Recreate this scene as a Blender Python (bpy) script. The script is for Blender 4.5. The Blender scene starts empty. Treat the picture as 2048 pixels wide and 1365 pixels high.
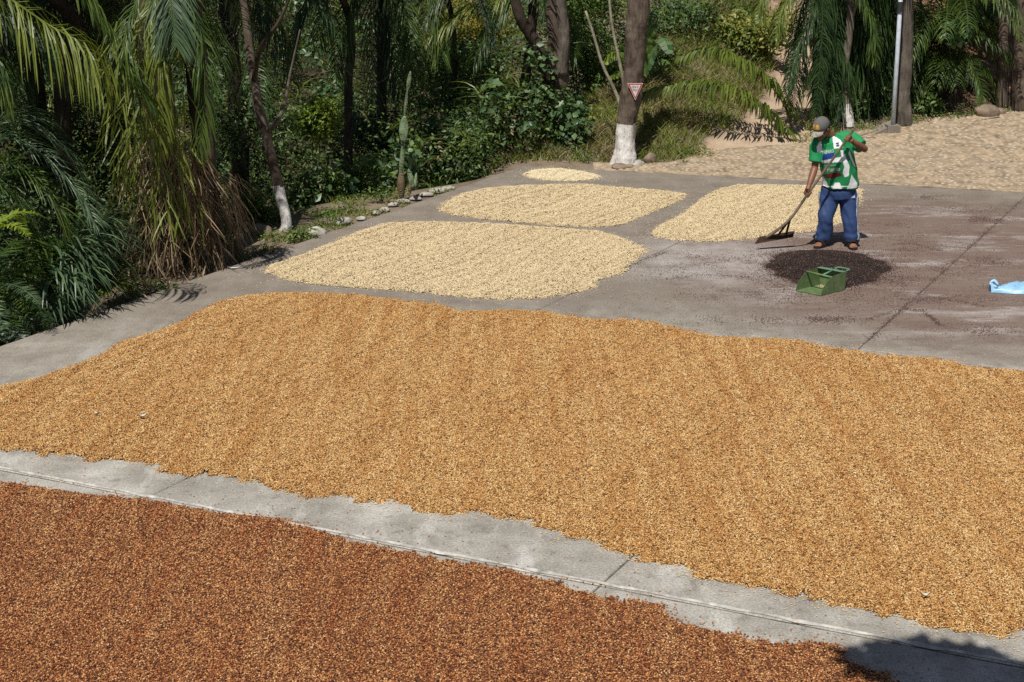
import bpy, bmesh, math, random
import numpy as np
from mathutils import Vector, Matrix, noise
from mathutils.bvhtree import BVHTree
R = math.radians
random.seed(7)

# ------------------------------------------------------------------ camera, world, sun
sc = bpy.context.scene
C = sc.collection
FPX, PITCH, CH = 3080.0, R(16.2), 3.88
cam_d = bpy.data.cameras.new('camera'); cam = bpy.data.objects.new('camera', cam_d); C.objects.link(cam)
cam.location = (0, 0, CH); cam.rotation_euler = (R(90) - PITCH, 0, 0)
cam_d.sensor_width = 36; cam_d.lens = FPX / 2048 * 36; cam_d.clip_end = 600; cam_d.clip_start = 0.1
sc.camera = cam
SUN = Vector((-.2, -.56, 1)).normalized()
w = bpy.data.worlds.new('World'); sc.world = w; w.use_nodes = True
nt = w.node_tree; bg = nt.nodes['Background']
sky = nt.nodes.new('ShaderNodeTexSky'); sky.sky_type = 'NISHITA'; sky.sun_disc = False
sky.sun_elevation = math.asin(SUN.z); sky.sun_rotation = math.atan2(SUN.x, SUN.y)
nt.links.new(sky.outputs[0], bg.inputs[0]); bg.inputs[1].default_value = 0.05
sd = bpy.data.lights.new('sun', 'SUN'); sd.energy = 5.0; sd.angle = R(.53); sd.color = (1, .955, .87)
so = bpy.data.objects.new('sun', sd); C.objects.link(so); so.location = (0, 0, 30)
so.rotation_euler = SUN.to_track_quat('Z', 'Y').to_euler()
sc.view_settings.view_transform = 'Standard'; sc.view_settings.look = 'None'
sc.view_settings.exposure = 0.08; sc.view_settings.gamma = 1; sc.view_settings.use_curve_mapping = False
sc.render.engine = 'CYCLES'
sc.cycles.max_bounces = 6; sc.cycles.diffuse_bounces = 3; sc.cycles.transparent_max_bounces = 4
sc.cycles.use_denoising = False

# ------------------------------------------------------------------ helpers
def ray(px, py):
    dx = (px - 1024) / FPX; dy = (682.5 - py) / FPX
    return Vector((dx, math.cos(PITCH) + dy * math.sin(PITCH), -math.sin(PITCH) + dy * math.cos(PITCH)))
def P(px, py, Y):
    r = ray(px, py); return Vector((0, 0, CH)) + r * (Y / r.y)
def G(px, py, z=0.0):
    r = ray(px, py); return Vector((0, 0, CH)) + r * ((z - CH) / r.z)
def topx(v):                                        # world point back to photo pixels, used for printed patterns
    a = math.cos(PITCH); b = math.sin(PITCH)
    y, z = v[1], v[2] - CH
    d = y * a - z * b; u = y * b + z * a
    return 1024 + FPX * v[0] / d, 682.5 - FPX * u / d

def tag(o, label=None, cat=None, group=None, kind=None):
    if label: o['label'] = label
    if cat: o['category'] = cat
    if group: o['group'] = group
    if kind: o['kind'] = kind
    return o
def empty(name, loc, label=None, cat=None, group=None, kind=None):
    o = bpy.data.objects.new(name, None); C.objects.link(o); o.location = loc; o.empty_display_size = .1
    return tag(o, label, cat, group, kind)
def wloc(o):
    v = Vector((0, 0, 0))
    while o: v += o.location; o = o.parent
    return v
def mk(name, V, F, mat, parent=None, origin=None, smooth=False, mids=None):
    V = np.asarray(V, dtype=np.float32).reshape(-1, 3)
    base = wloc(parent) if parent else Vector((0, 0, 0))
    loc = Vector((0, 0, 0))
    if origin is not None: loc = Vector(origin) - base
    me = bpy.data.meshes.new(name)
    me.from_pydata((V - np.array(base + loc, dtype=np.float32)).tolist(), [], F if isinstance(F, list) else F.tolist())
    for m in (mat if isinstance(mat, (list, tuple)) else [mat]): me.materials.append(m)
    if mids is not None: me.polygons.foreach_set('material_index', mids)
    if smooth: me.shade_smooth()
    o = bpy.data.objects.new(name, me); C.objects.link(o); o.parent = parent; o.location = loc
    return o

class MB:
    def __init__(s): s.V = []; s.F = []; s.M = []; s.mi = 0
    def add(s, V, F):
        n = len(s.V); s.V += [tuple(v) for v in V]; s.F += [[i + n for i in f] for f in F]; s.M += [s.mi] * len(F)
    def box(s, c, x, y, z):                              # centre, three half-axis vectors
        c = Vector(c); x = Vector(x); y = Vector(y); z = Vector(z)
        s.add([c + a * x + b * y + d * z for d in (-1, 1) for a, b in ((-1, -1), (1, -1), (1, 1), (-1, 1))],
              [(3, 2, 1, 0), (4, 5, 6, 7), (0, 1, 5, 4), (1, 2, 6, 5), (2, 3, 7, 6), (3, 0, 4, 7)])
    def tube(s, pts, rad, n=8, cap=True, jit=0, seed=0, ring=None):
        rnd = random.Random(seed); pts = [Vector(p) for p in pts]; V = []; F = []
        if not isinstance(rad, (list, tuple)): rad = [rad] * len(pts)
        prev = None
        for i, p in enumerate(pts):
            t = (pts[min(i + 1, len(pts) - 1)] - pts[max(i - 1, 0)]).normalized()
            if prev is None:
                a = Vector((1, 0, 0)) if abs(t.x) < .8 else Vector((0, 1, 0))
                u = (a - t * a.dot(t)).normalized()
            else: u = (prev - t * prev.dot(t)).normalized()
            prev = u; v = t.cross(u); r = rad[i]
            ra, rb = r if isinstance(r, (tuple, list)) else (r, r)
            for k in range(n):
                a = 2 * math.pi * k / n; j = 1 + (rnd.uniform(-jit, jit) if jit else 0)
                V.append(p + u * math.cos(a) * ra * j + v * math.sin(a) * rb * j)
        for i in range(len(pts) - 1):
            for k in range(n):
                k2 = (k + 1) % n; F.append((i * n + k, i * n + k2, (i + 1) * n + k2, (i + 1) * n + k))
        if cap: F.append(tuple(range(n - 1, -1, -1))); F.append(tuple((len(pts) - 1) * n + k for k in range(n)))
        s.add(V, F)
    def ell(s, c, r, rot=None, nu=12, nv=8):
        c = Vector(c); V = []; F = []
        for i in range(nv + 1):
            ph = math.pi * i / nv
            for k in range(nu):
                th = 2 * math.pi * k / nu
                q = Vector((r[0] * math.sin(ph) * math.cos(th), r[1] * math.sin(ph) * math.sin(th), r[2] * math.cos(ph)))
                if rot is not None: q = rot @ q
                V.append(c + q)
        for i in range(nv):
            for k in range(nu):
                k2 = (k + 1) % nu; F.append((i * nu + k, (i + 1) * nu + k, (i + 1) * nu + k2, i * nu + k2))
        s.add(V, F)
    def build(s, name, mat, parent=None, origin=None, smooth=False):
        return mk(name, s.V, s.F, mat, parent, origin, smooth, s.M if any(s.M) else None)

def crv(pts, n):                                         # Catmull-Rom through points
    pts = [Vector(p) for p in pts]; q = [pts[0] * 2 - pts[1]] + pts + [pts[-1] * 2 - pts[-2]]
    out = []
    for i in range(n):
        t = i / (n - 1) * (len(pts) - 1); k = min(int(t), len(pts) - 2); f = t - k
        a, b, c, d = q[k:k + 4]
        out.append(.5 * ((2 * b) + (c - a) * f + (2 * a - 5 * b + 4 * c - d) * f * f + (3 * b - a - 3 * c + d) * f ** 3))
    return out

# ------------------------------------------------------------------ materials
MATS = {}
def newmat(name):
    m = bpy.data.materials.new(name); m.use_nodes = True; return m, m.node_tree, m.node_tree.nodes['Principled BSDF']
def N(nt, t, **kw):
    n = nt.nodes.new(t)
    for k, v in kw.items(): setattr(n, k, v)
    return n
def ramp(nt, fac, stops, interp='LINEAR'):
    r = N(nt, 'ShaderNodeValToRGB'); r.color_ramp.interpolation = interp
    e = r.color_ramp.elements
    while len(e) < len(stops): e.new(.5)
    for i, (p, c) in enumerate(stops): e[i].position = p; e[i].color = (*c, 1) if len(c) == 3 else c
    nt.links.new(fac, r.inputs[0]); return r.outputs[0]
def mapping(nt, scale=(1, 1, 1), rot=(0, 0, 0)):
    g = N(nt, 'ShaderNodeNewGeometry'); mp = N(nt, 'ShaderNodeMapping')
    nt.links.new(g.outputs['Position'], mp.inputs[0]); mp.inputs['Scale'].default_value = scale; mp.inputs['Rotation'].default_value = rot
    return mp.outputs[0]
def noi(nt, scale, detail=4, rough=.55, vec=None, out=0):
    n = N(nt, 'ShaderNodeTexNoise'); n.inputs['Scale'].default_value = scale; n.inputs['Detail'].default_value = detail
    n.inputs['Roughness'].default_value = rough
    nt.links.new(vec if vec is not None else mapping(nt), n.inputs['Vector']); return n.outputs[out]
def mix(nt, fac, a, b, mode='MIX'):
    m = N(nt, 'ShaderNodeMix', data_type='RGBA', blend_type=mode)
    for s, v in ((m.inputs['Factor'], fac), (m.inputs['A'], a), (m.inputs['B'], b)):
        if isinstance(v, (int, float)): s.default_value = v
        elif isinstance(v, tuple): s.default_value = (*v, 1)
        else: nt.links.new(v, s)
    return m.outputs['Result']
def mth(nt, op, a, b=0.0, c=0.0):
    m = N(nt, 'ShaderNodeMath', operation=op)
    for i, v in enumerate((a, b, c)):
        if isinstance(v, (int, float)): m.inputs[i].default_value = v
        else: nt.links.new(v, m.inputs[i])
    return m.outputs[0]
def bump(nt, bs, h, strength=.5, dist=.01):
    b = N(nt, 'ShaderNodeBump'); b.inputs['Strength'].default_value = strength; b.inputs['Distance'].default_value = dist
    nt.links.new(h, b.inputs['Height']); nt.links.new(b.outputs[0], bs.inputs['Normal'])

def leafmat(name, cols, trans=.35, rough=.45, spec=.4, size_noise=1.3):
    m, nt, bs = newmat(name)
    g = N(nt, 'ShaderNodeNewGeometry')
    n1 = noi(nt, size_noise, 2)
    f = mth(nt, 'ADD', mth(nt, 'MULTIPLY', g.outputs['Random Per Island'], .75), mth(nt, 'MULTIPLY', mth(nt, 'SUBTRACT', n1, .5), .9))
    f = mth(nt, 'ADD', f, .08)
    st = [(i / max(1, len(cols) - 1), c) for i, c in enumerate(cols)]
    col = ramp(nt, f, st)
    nt.links.new(col, bs.inputs['Base Color']); bs.inputs['Roughness'].default_value = rough
    bs.inputs['Specular IOR Level'].default_value = spec
    tr = N(nt, 'ShaderNodeBsdfTranslucent'); nt.links.new(mix(nt, 1.0, col, (1.3, 1.35, .55), 'MULTIPLY'), tr.inputs[0])
    ms = N(nt, 'ShaderNodeMixShader'); ms.inputs[0].default_value = trans
    nt.links.new(bs.outputs[0], ms.inputs[1]); nt.links.new(tr.outputs[0], ms.inputs[2])
    nt.links.new(ms.outputs[0], nt.nodes['Material Output'].inputs[0]); return m
def simple(name, col, rough=.7, var=.25, sc_=8, bmp=0, spec=.3, col2=None, metallic=0):
    m, nt, bs = newmat(name)
    n1 = noi(nt, sc_, 5, .6)
    c2 = col2 or tuple(max(0, c * (1 - var * 1.6)) for c in col)
    c1 = tuple(min(1, c * (1 + var * .6)) for c in col) if not col2 else col
    nt.links.new(ramp(nt, n1, [(.3, c2), (.7, c1)]), bs.inputs['Base Color'])
    bs.inputs['Roughness'].default_value = rough; bs.inputs['Specular IOR Level'].default_value = spec; bs.inputs['Metallic'].default_value = metallic
    if bmp: bump(nt, bs, noi(nt, sc_ * 5, 4), .6, bmp)
    return m

L_DARK = leafmat('dark_glossy_leaf', [(.01, .022, .005), (.024, .052, .01), (.055, .098, .02), (.12, .165, .045)], rough=.48, spec=.4, trans=.15)  # leaf colours lowered to paint in the deep shade of the wood
L_MID = leafmat('green_leaf', [(.025, .05, .008), (.06, .11, .015), (.11, .175, .028), (.19, .24, .06)], rough=.48, spec=.4, trans=.25)
L_LIME = leafmat('lime_leaf', [(.08, .13, .01), (.15, .22, .02), (.22, .29, .03), (.27, .32, .06)])
L_PALM = leafmat('palm_leaf', [(.02, .045, .008), (.045, .09, .014), (.085, .14, .024), (.15, .19, .045)], rough=.45, spec=.4)
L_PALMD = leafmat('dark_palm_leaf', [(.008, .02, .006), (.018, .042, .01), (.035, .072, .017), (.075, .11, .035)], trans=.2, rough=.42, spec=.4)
L_PALMY = leafmat('yellow_green_palm_leaf', [(.09, .13, .02), (.15, .19, .03), (.2, .235, .045), (.26, .27, .07)], rough=.42)
L_ARCH = leafmat('olive_green_palm_leaf', [(.04, .07, .01), (.1, .14, .02), (.16, .2, .035), (.23, .25, .06)], rough=.4)
L_BLUE = leafmat('grey_green_palm_leaf', [(.03, .06, .03), (.06, .105, .05), (.1, .155, .075), (.16, .22, .12)], rough=.42, trans=.2, spec=.45)
L_GRASS = leafmat('grass_blade', [(.08, .12, .02), (.17, .2, .035), (.27, .27, .065), (.38, .32, .14)], size_noise=.9)
L_DRY = leafmat('dry_straw_leaf', [(.06, .035, .02), (.17, .115, .065), (.3, .22, .13), (.44, .36, .23)], trans=.12, rough=.7)
L_YEL = leafmat('yellow_flower_leaf', [(.05, .1, .02), (.1, .14, .02), (.3, .22, .02), (.5, .32, .02)])
L_PALE = leafmat('pale_vine_leaf', [(.04, .09, .035), (.08, .15, .06), (.13, .21, .09), (.21, .29, .15)], rough=.42, spec=.45)
L_LITTER = leafmat('leaf_litter', [(.05, .03, .018), (.11, .065, .035), (.2, .12, .065), (.3, .2, .11)], trans=.05, rough=.8)

def bark(name, c1, c2, c3):
    m, nt, bs = newmat(name)
    v = mapping(nt, (1, 1, .22)); a = noi(nt, 22, 6, .65, v); b = noi(nt, 4, 3)
    col = mix(nt, ramp(nt, b, [(.4, (0, 0, 0)), (.65, (1, 1, 1))]), ramp(nt, a, [(.3, c1), (.65, c2)]), ramp(nt, a, [(.3, c2), (.7, c3)]))
    nt.links.new(col, bs.inputs['Base Color']); bs.inputs['Roughness'].default_value = .85; bs.inputs['Specular IOR Level'].default_value = .2
    bump(nt, bs, a, .9, .03); return m
BARK = bark('brown_bark', (.035, .025, .02), (.11, .08, .062), (.17, .14, .11))
BARKG = bark('grey_bark', (.05, .042, .035), (.13, .11, .09), (.2, .175, .145))
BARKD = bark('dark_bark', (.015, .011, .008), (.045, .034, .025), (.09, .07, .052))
def whitewash():
    m, nt, bs = newmat('whitewash'); v = mapping(nt, (1, 1, .35)); a = noi(nt, 30, 6, .7, v)
    nt.links.new(ramp(nt, a, [(.32, (.14, .11, .09)), (.42, (.55, .52, .49)), (.7, (.78, .76, .74))]), bs.inputs['Base Color'])
    bs.inputs['Roughness'].default_value = .9; bump(nt, bs, a, .8, .02); return m
WHITE = whitewash()

def concrete():
    m, nt, bs = newmat('weathered_concrete')
    big = noi(nt, .55, 5, .6); med = noi(nt, 2.6, 6, .62); fine = noi(nt, 60, 4, .7); st = noi(nt, 3.2, 5, .65, mapping(nt, (1.0, .35, 1), (0, 0, R(28))))
    c = ramp(nt, med, [(.3, (.2, .184, .16)), (.5, (.31, .29, .258)), (.7, (.42, .4, .365))])
    c = mix(nt, ramp(nt, big, [(.42, (0, 0, 0)), (.62, (.55, .55, .55))]), c, (.19, .175, .152))
    pale = ramp(nt, st, [(.52, (0, 0, 0)), (.68, (.8, .8, .8))])
    c = mix(nt, pale, c, (.43, .42, .395))
    c = mix(nt, ramp(nt, noi(nt, 9, 7, .75), [(.54, (0, 0, 0)), (.68, (.7, .7, .7))]), c, (.13, .108, .085))
    # the far slabs are older and browner, cherry-pulp stain round the husk heap
    g = N(nt, 'ShaderNodeNewGeometry'); sp = N(nt, 'ShaderNodeSeparateXYZ'); nt.links.new(g.outputs['Position'], sp.inputs[0])
    far = mth(nt, 'MULTIPLY', mth(nt, 'SUBTRACT', sp.outputs[1], 10.5), .22); far.node.use_clamp = True
    c = mix(nt, mth(nt, 'MULTIPLY', far, .8), c, mix(nt, med, (.105, .085, .066), (.215, .18, .145)))
    dx = mth(nt, 'MULTIPLY', mth(nt, 'SUBTRACT', sp.outputs[0], 4.9), .33); dy = mth(nt, 'MULTIPLY', mth(nt, 'SUBTRACT', sp.outputs[1], 16.6), .29)
    rr = mth(nt, 'ADD', mth(nt, 'MULTIPLY', dx, dx), mth(nt, 'MULTIPLY', dy, dy))
    stain = mth(nt, 'SUBTRACT', 1.5, rr); stain.node.use_clamp = True
    s2 = noi(nt, 2.3, 7, .7, mapping(nt, (.55, 1.7, 1), (0, 0, R(-6))))
    sm = mth(nt, 'MULTIPLY', stain, ramp(nt, s2, [(.44, (0, 0, 0)), (.6, (1, 1, 1))]))
    c = mix(nt, mth(nt, 'MULTIPLY', sm, .9), c, (.085, .045, .034))
    c = mix(nt, mth(nt, 'MULTIPLY', stain, .75), c, (.155, .108, .09))
    s3 = noi(nt, 1.6, 7, .7, mapping(nt, (.5, 1.5, 1), (0, 0, R(12))))
    c = mix(nt, mth(nt, 'MULTIPLY', mth(nt, 'MULTIPLY', stain, .8), ramp(nt, s3, [(.53, (0, 0, 0)), (.66, (1, 1, 1))])), c, (.34, .31, .295))
    ex = mth(nt, 'MULTIPLY', mth(nt, 'SUBTRACT', sp.outputs[0], 2.2), .8); ey = mth(nt, 'MULTIPLY', mth(nt, 'SUBTRACT', sp.outputs[1], 16.6), .7)
    dust = mth(nt, 'SUBTRACT', 1.1, mth(nt, 'ADD', mth(nt, 'MULTIPLY', ex, ex), mth(nt, 'MULTIPLY', ey, ey))); dust.node.use_clamp = True
    c = mix(nt, mth(nt, 'MULTIPLY', mth(nt, 'MULTIPLY', dust, .9), ramp(nt, med, [(.35, (.25, .25, .25)), (.65, (1, 1, 1))])), c, (.33, .305, .29))
    c = mix(nt, .75, c, ramp(nt, fine, [(.3, (.28, .28, .28)), (.7, (.78, .78, .78))]), 'OVERLAY')
    grit = noi(nt, 150, 3, .8); c = mix(nt, .8, c, ramp(nt, grit, [(.3, (.25, .25, .25)), (.7, (.78, .78, .78))]), 'OVERLAY')
    nt.links.new(c, bs.inputs['Base Color']); bs.inputs['Roughness'].default_value = .88; bs.inputs['Specular IOR Level'].default_value = .25
    bump(nt, bs, mth(nt, 'ADD', fine, mth(nt, 'MULTIPLY', med, 3)), .35, .006); return m
CONC = concrete()
MORTAR = simple('pale_mortar', (.44, .42, .39), .9, .35, 14, .004)
JOINT = simple('dark_joint_dirt', (.12, .1, .08), .95, .4, 20)

def soilmat():
    m, nt, bs = newmat('dry_soil'); a = noi(nt, 3, 6, .65); f = noi(nt, 38, 4, .7)
    at = N(nt, 'ShaderNodeAttribute'); at.attribute_name = 'zone'
    sp = N(nt, 'ShaderNodeSeparateColor'); nt.links.new(at.outputs['Color'], sp.inputs[0])
    c = ramp(nt, a, [(.3, (.025, .022, .012)), (.7, (.065, .052, .03))])
    c = mix(nt, sp.outputs[0], c, ramp(nt, a, [(.3, (.36, .265, .185)), (.7, (.46, .35, .255))]))       # sandy path
    c = mix(nt, sp.outputs[1], c, ramp(nt, a, [(.3, (.17, .09, .055)), (.7, (.26, .15, .095))]))     # reddish bank
    c = mix(nt, sp.outputs[2], c, ramp(nt, a, [(.3, (.13, .1, .07)), (.7, (.25, .2, .145))]))        # strip by the patio
    c = mix(nt, .4, c, ramp(nt, f, [(.3, (.3, .3, .3)), (.7, (.8, .8, .8))]), 'OVERLAY')
    nt.links.new(c, bs.inputs['Base Color']); bs.inputs['Roughness'].default_value = .95; bs.inputs['Specular IOR Level'].default_value = .1
    bump(nt, bs, mth(nt, 'ADD', f, mth(nt, 'MULTIPLY', a, 3)), .7, .03); return m
SOIL = soilmat()
STONE = simple('pale_stone', (.42, .39, .35), .85, .3, 9, .01)
STONEB = simple('brown_stone', (.24, .18, .13), .85, .35, 7, .015)
def cobmat():
    m, nt, bs = newmat('cobblestone'); g = N(nt, 'ShaderNodeNewGeometry'); f = noi(nt, 30, 4, .7)
    oi = N(nt, 'ShaderNodeObjectInfo')
    rr = mth(nt, 'FRACT', mth(nt, 'ADD', g.outputs['Random Per Island'], oi.outputs['Random']))
    c = ramp(nt, rr, [(0, (.22, .18, .135)), (.35, (.33, .27, .2)), (.6, (.4, .32, .225)), (.8, (.32, .295, .26)), (1, (.42, .3, .2))])
    c = mix(nt, .5, c, ramp(nt, f, [(.3, (.3, .3, .3)), (.7, (.75, .75, .75))]), 'OVERLAY')
    c = mix(nt, ramp(nt, noi(nt, 1.1, 5, .6), [(.4, (0, 0, 0)), (.6, (.65, .65, .65))]), c, (.37, .285, .19))
    nt.links.new(c, bs.inputs['Base Color']); bs.inputs['Roughness'].default_value = .9; bump(nt, bs, f, .5, .01); return m
COB = cobmat()

# ------------------------------------------------------------------ terrain
LP, LQ = G(0, 692).xy, G(1045, 332).xy
LD = (LQ - LP).normalized(); LN = Vector((-LD.y, LD.x))            # left edge, LN points left/outwards
FP, FQ = G(1045, 332).xy, G(2048, 385).xy
FD = (FQ - FP).normalized(); FN = Vector((-FD.y, FD.x))            # far edge, FN points away
def dleft(x, y): return (x - LP.x) * LN.x + (y - LP.y) * LN.y
def dfar(x, y): return (x - FP.x) * FN.x + (y - FP.y) * FN.y
def sst(a, b, x): t = min(1, max(0, (x - a) / (b - a))); return t * t * (3 - 2 * t)
ROADB = [(-.6, .25), (1.1, .3), (2.3, .55), (3.2, 1.5), (4.3, 2.0), (5.6, 3.0), (6.8, 3.9), (7.9, 4.6), (9, 5.2), (14, 7.5), (40, 18)]
def road_w(x):                                                      # how far the cobbled ground reaches beyond the far edge
    for (a, b), (c, d) in zip(ROADB, ROADB[1:]):
        if x <= c: return b + (d - b) * max(0, (x - a)) / (c - a)
    return ROADB[-1][1]
PATH = [(3.55, 22.4), (4.05, 24.0), (4.75, 25.6), (5.3, 28.5), (5.6, 31), (6.2, 36), (8, 50)]
def dpath(x, y):
    best = 9
    for (a, b), (c, d) in zip(PATH, PATH[1:]):
        t = ((x - a) * (c - a) + (y - b) * (d - b)) / ((c - a) ** 2 + (d - b) ** 2); t = min(1, max(0, t))
        best = min(best, math.hypot(x - a - t * (c - a), y - b - t * (d - b)))
    return best
def H(x, y):
    dl = dleft(x, y); df = dfar(x, y)
    n = noise.noise(Vector((x * .6, y * .6, 0))) * .16 + noise.noise(Vector((x * 2.3, y * 2.3, 3))) * .05
    # left side: a soil strip at patio level, then a drop
    wst = 1.15 * sst(14.6, 17.2, y) * (1 - .9 * sst(19.8, 22, y)) + .02
    hl = -.05 - 1.7 * sst(wst, wst + 1.9, dl) + (n * sst(wst, wst + .8, dl)) + max(0, y - 25.5) * .42 * sst(0, 3, dl)
    # far side
    rw = road_w(x); hr = -.02 + .115 * max(0, min(df, rw))
    over = max(0, df - rw); bank = over * (.34 + .16 * sst(5.5, 9, x)) * (1 - .55 * math.exp(-(dpath(x, y) / .9) ** 2))
    hf = hr + bank + n * sst(0, 1.2, over) + .012 * noise.noise(Vector((x * 5, y * 5, 1)))
    if dl <= 0 and df <= 0: return -.35
    if dl > 0 and df <= 0: return hl
    t = sst(-.6, 1.6, dl)
    return hl * t + hf * (1 - t)
def hit(px, py):                                                     # where a sight line meets the terrain or patio
    r = ray(px, py); t = 8.0
    while t < 90:
        p = Vector((0, 0, CH)) + r * t
        h = H(p.x, p.y); h = max(h, 0) if (dleft(p.x, p.y) <= 0 and dfar(p.x, p.y) <= 0) else h
        if p.z <= h: return Vector((p.x, p.y, h))
        t += .04
    return p
xs = np.concatenate([np.linspace(-260, -22, 14), np.arange(-16, 16.01, .16), np.linspace(22, 260, 14)])
ys = np.concatenate([np.linspace(-200, 2, 12), np.arange(6, 40.01, .16), np.linspace(46, 400, 16)])
nx, ny = len(xs), len(ys); V = []; Z = []
for y in ys:
    for x in xs:
        h = H(x, y) if y < 41 else H(x, 40) + (y - 40) * .3
        V.append((x, y, h))
        dl = dleft(x, y); df = dfar(x, y); ov = df - road_w(x)
        zp = (1 - sst(.45, .75, dpath(x, y) - .42 * (1 - sst(23.2, 24.6, y)) + .12 * noise.noise(Vector((x * 2, y * 2, 0))))) if df > 0 else 0
        zr = sst(5.6, 7.5, x) * sst(0, .6, ov)
        zs = (1 - sst(1.0, 1.5, dl)) * sst(-.3, 0, dl) * (1 if df < 1 else 0) + (1 - sst(0, .7, ov)) * (1 if df > 0 and dl < 0 else 0) + (.9 * sst(0, .5, ov) * sst(-.3, .6, x) * (1 - sst(4.6, 5.4, x)))
        Z.append((zp, zr, min(1, zs) * (1 - zp), 1))
F = [(j * nx + i, j * nx + i + 1, (j + 1) * nx + i + 1, (j + 1) * nx + i) for j in range(ny - 1) for i in range(nx - 1)]
ground = mk('ground', V, F, SOIL, smooth=True); tag(ground, kind='structure')
ca = ground.data.color_attributes.new('zone', 'FLOAT_COLOR', 'POINT'); ca.data.foreach_set('color', np.array(Z, dtype=np.float32).ravel())

# ------------------------------------------------------------------ patio of concrete slabs
def isect(a, b, c, d):
    r = b - a; s = d - c; t = ((c - a).x * s.y - (c - a).y * s.x) / (r.x * s.y - r.y * s.x); return a + r * t
BC = (G(294, 995).xy, G(1357, 485).xy); AD = (G(1190, 1180).xy, G(2048, 396).xy)
rgt = Vector((3.05, -1.6))
LONG = [(LP, LQ), BC, AD, (AD[0] + rgt, AD[1] + rgt), (AD[0] + rgt * 2.1, AD[1] + rgt * 2.1)]
XL = (G(0, 940).xy, G(2048, 1335).xy); ML = (G(1329, 649).xy, G(1720, 699).xy)
dn = (XL[0] - ML[0]) * 1.0; dn = Vector((-2.7, -5.1))
CROSS = [(XL[0] + dn * 2, XL[1] + dn * 2), (XL[0] + dn, XL[1] + dn), XL, ML, (FP, FQ)]
patio = empty('patio', (0, 0, 0), kind='structure')
mb = MB(); q = [isect(*LONG[i], *CROSS[j]) for i, j in ((0, 0), (-1, 0), (-1, -1), (0, -1))]
ce = sum(q, Vector((0, 0))) / 4
q = [p + (ce - p).normalized() * .05 for p in q]
mb.add([(p.x, p.y, z) for z in (-1.6, -.006) for p in q], [(3, 2, 1, 0), (4, 5, 6, 7), (0, 1, 5, 4), (1, 2, 6, 5), (2, 3, 7, 6), (3, 0, 4, 7)])
mb.build('joint_bed', JOINT, patio)
for i in range(len(LONG) - 1):
    for j in range(len(CROSS) - 1):
        c = [isect(*LONG[a], *CROSS[b]) for a, b in ((i, j), (i + 1, j), (i + 1, j + 1), (i, j + 1))]
        m = sum(c, Vector((0, 0))) / 4; ins = []
        for k in range(4):
            e1 = (c[(k + 1) % 4] - c[k]).normalized(); e0 = (c[k - 1] - c[k]).normalized()
            ins.append(c[k] + (e1 + e0) * .004)
        b = MB(); rnd = random.Random(i * 7 + j); top = []; bot = []
        for k in range(4):                                    # slightly worn edges
            a_, b_ = ins[k], ins[(k + 1) % 4]; n_ = max(4, int((b_ - a_).length / .16))
            for s in range(n_):
                p = a_.lerp(b_, s / n_); p = p + (m - p).normalized() * rnd.uniform(0, .006)
                top.append(p)
        nn = len(top); V = []
        for p in top: V.append((p.x, p.y, -.22))
        for p in top: V.append((p.x, p.y, -.006))
        for p in top: pp = p + (m - p).normalized() * .01; V.append((pp.x, pp.y, 0))
        F = [tuple(range(2 * nn, 3 * nn))]
        for r_ in range(2):
            for k in range(nn): F.append((r_ * nn + k, r_ * nn + (k + 1) % nn, (r_ + 1) * nn + (k + 1) % nn, (r_ + 1) * nn + k))
        mk('concrete_slab', V, F, CONC, patio)
# pale mortar smeared along the near cross joint
b = MB(); rnd = random.Random(3); a0, a1 = XL; dirx = (a1 - a0).normalized(); nrx = Vector((-dirx.y, dirx.x)); prev = None; V = []; F = []
n_ = 130
for k in range(n_ + 1):
    t = -.2 + 1.4 * k / n_; p = a0.lerp(a1, t)
    wv = max(.003, .010 + .03 * noise.noise(Vector((k * .33, 0, 0)))); off = .026 + .008 * noise.noise(Vector((k * .5, 3, 0)))
    V += [(*(p + nrx * (off - wv)), .003), (*(p + nrx * (off - wv * .4)), .013), (*(p + nrx * (off + wv * .4)), .014), (*(p + nrx * (off + wv)), .003)]
    if k: 
        for s in range(3): F.append(((k - 1) * 4 + s, k * 4 + s, k * 4 + s + 1, (k - 1) * 4 + s + 1))
mk('mortar_seam', V, F, MORTAR, patio, smooth=True)

# ------------------------------------------------------------------ coffee: thin layers of beans spread on the concrete
def beanmat(name, stops, hue=None):
    m, nt, bs = newmat(name)
    at = N(nt, 'ShaderNodeAttribute'); at.attribute_name = 'rnd'; oi = N(nt, 'ShaderNodeObjectInfo')
    f = mth(nt, 'FRACT', mth(nt, 'ADD', at.outputs['Fac'], mth(nt, 'MULTIPLY', oi.outputs['Random'], 7.31)))
    c = ramp(nt, f, stops)
    n1 = noi(nt, 1.0, 5, .62, mapping(nt, (8.5, .55, 1), (0, 0, R(28)))); n2 = noi(nt, 7, 3, .6)
    if hue: c = mix(nt, mth(nt, 'MULTIPLY', ramp(nt, n1, [(.4, (0, 0, 0)), (.64, (1, 1, 1))]), .8), c, hue, 'MULTIPLY')
    c = mix(nt, ramp(nt, n2, [(.3, (.3, .3, .3)), (.7, (0, 0, 0))]), c, (.6, .55, .5), 'MULTIPLY')
    nt.links.new(c, bs.inputs['Base Color']); bs.inputs['Roughness'].default_value = .5; bs.inputs['Specular IOR Level'].default_value = .35
    return m
B_GOLD = beanmat('golden_parchment_bean', [(0, (.035, .018, .009)), (.06, (.12, .05, .016)), (.16, (.27, .122, .038)), (.32, (.43, .218, .066)), (.55, (.535, .31, .105)), (.78, (.59, .385, .155)), (.93, (.72, .53, .27)), (1, (.84, .69, .43))], (.81, .66, .5))
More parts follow.
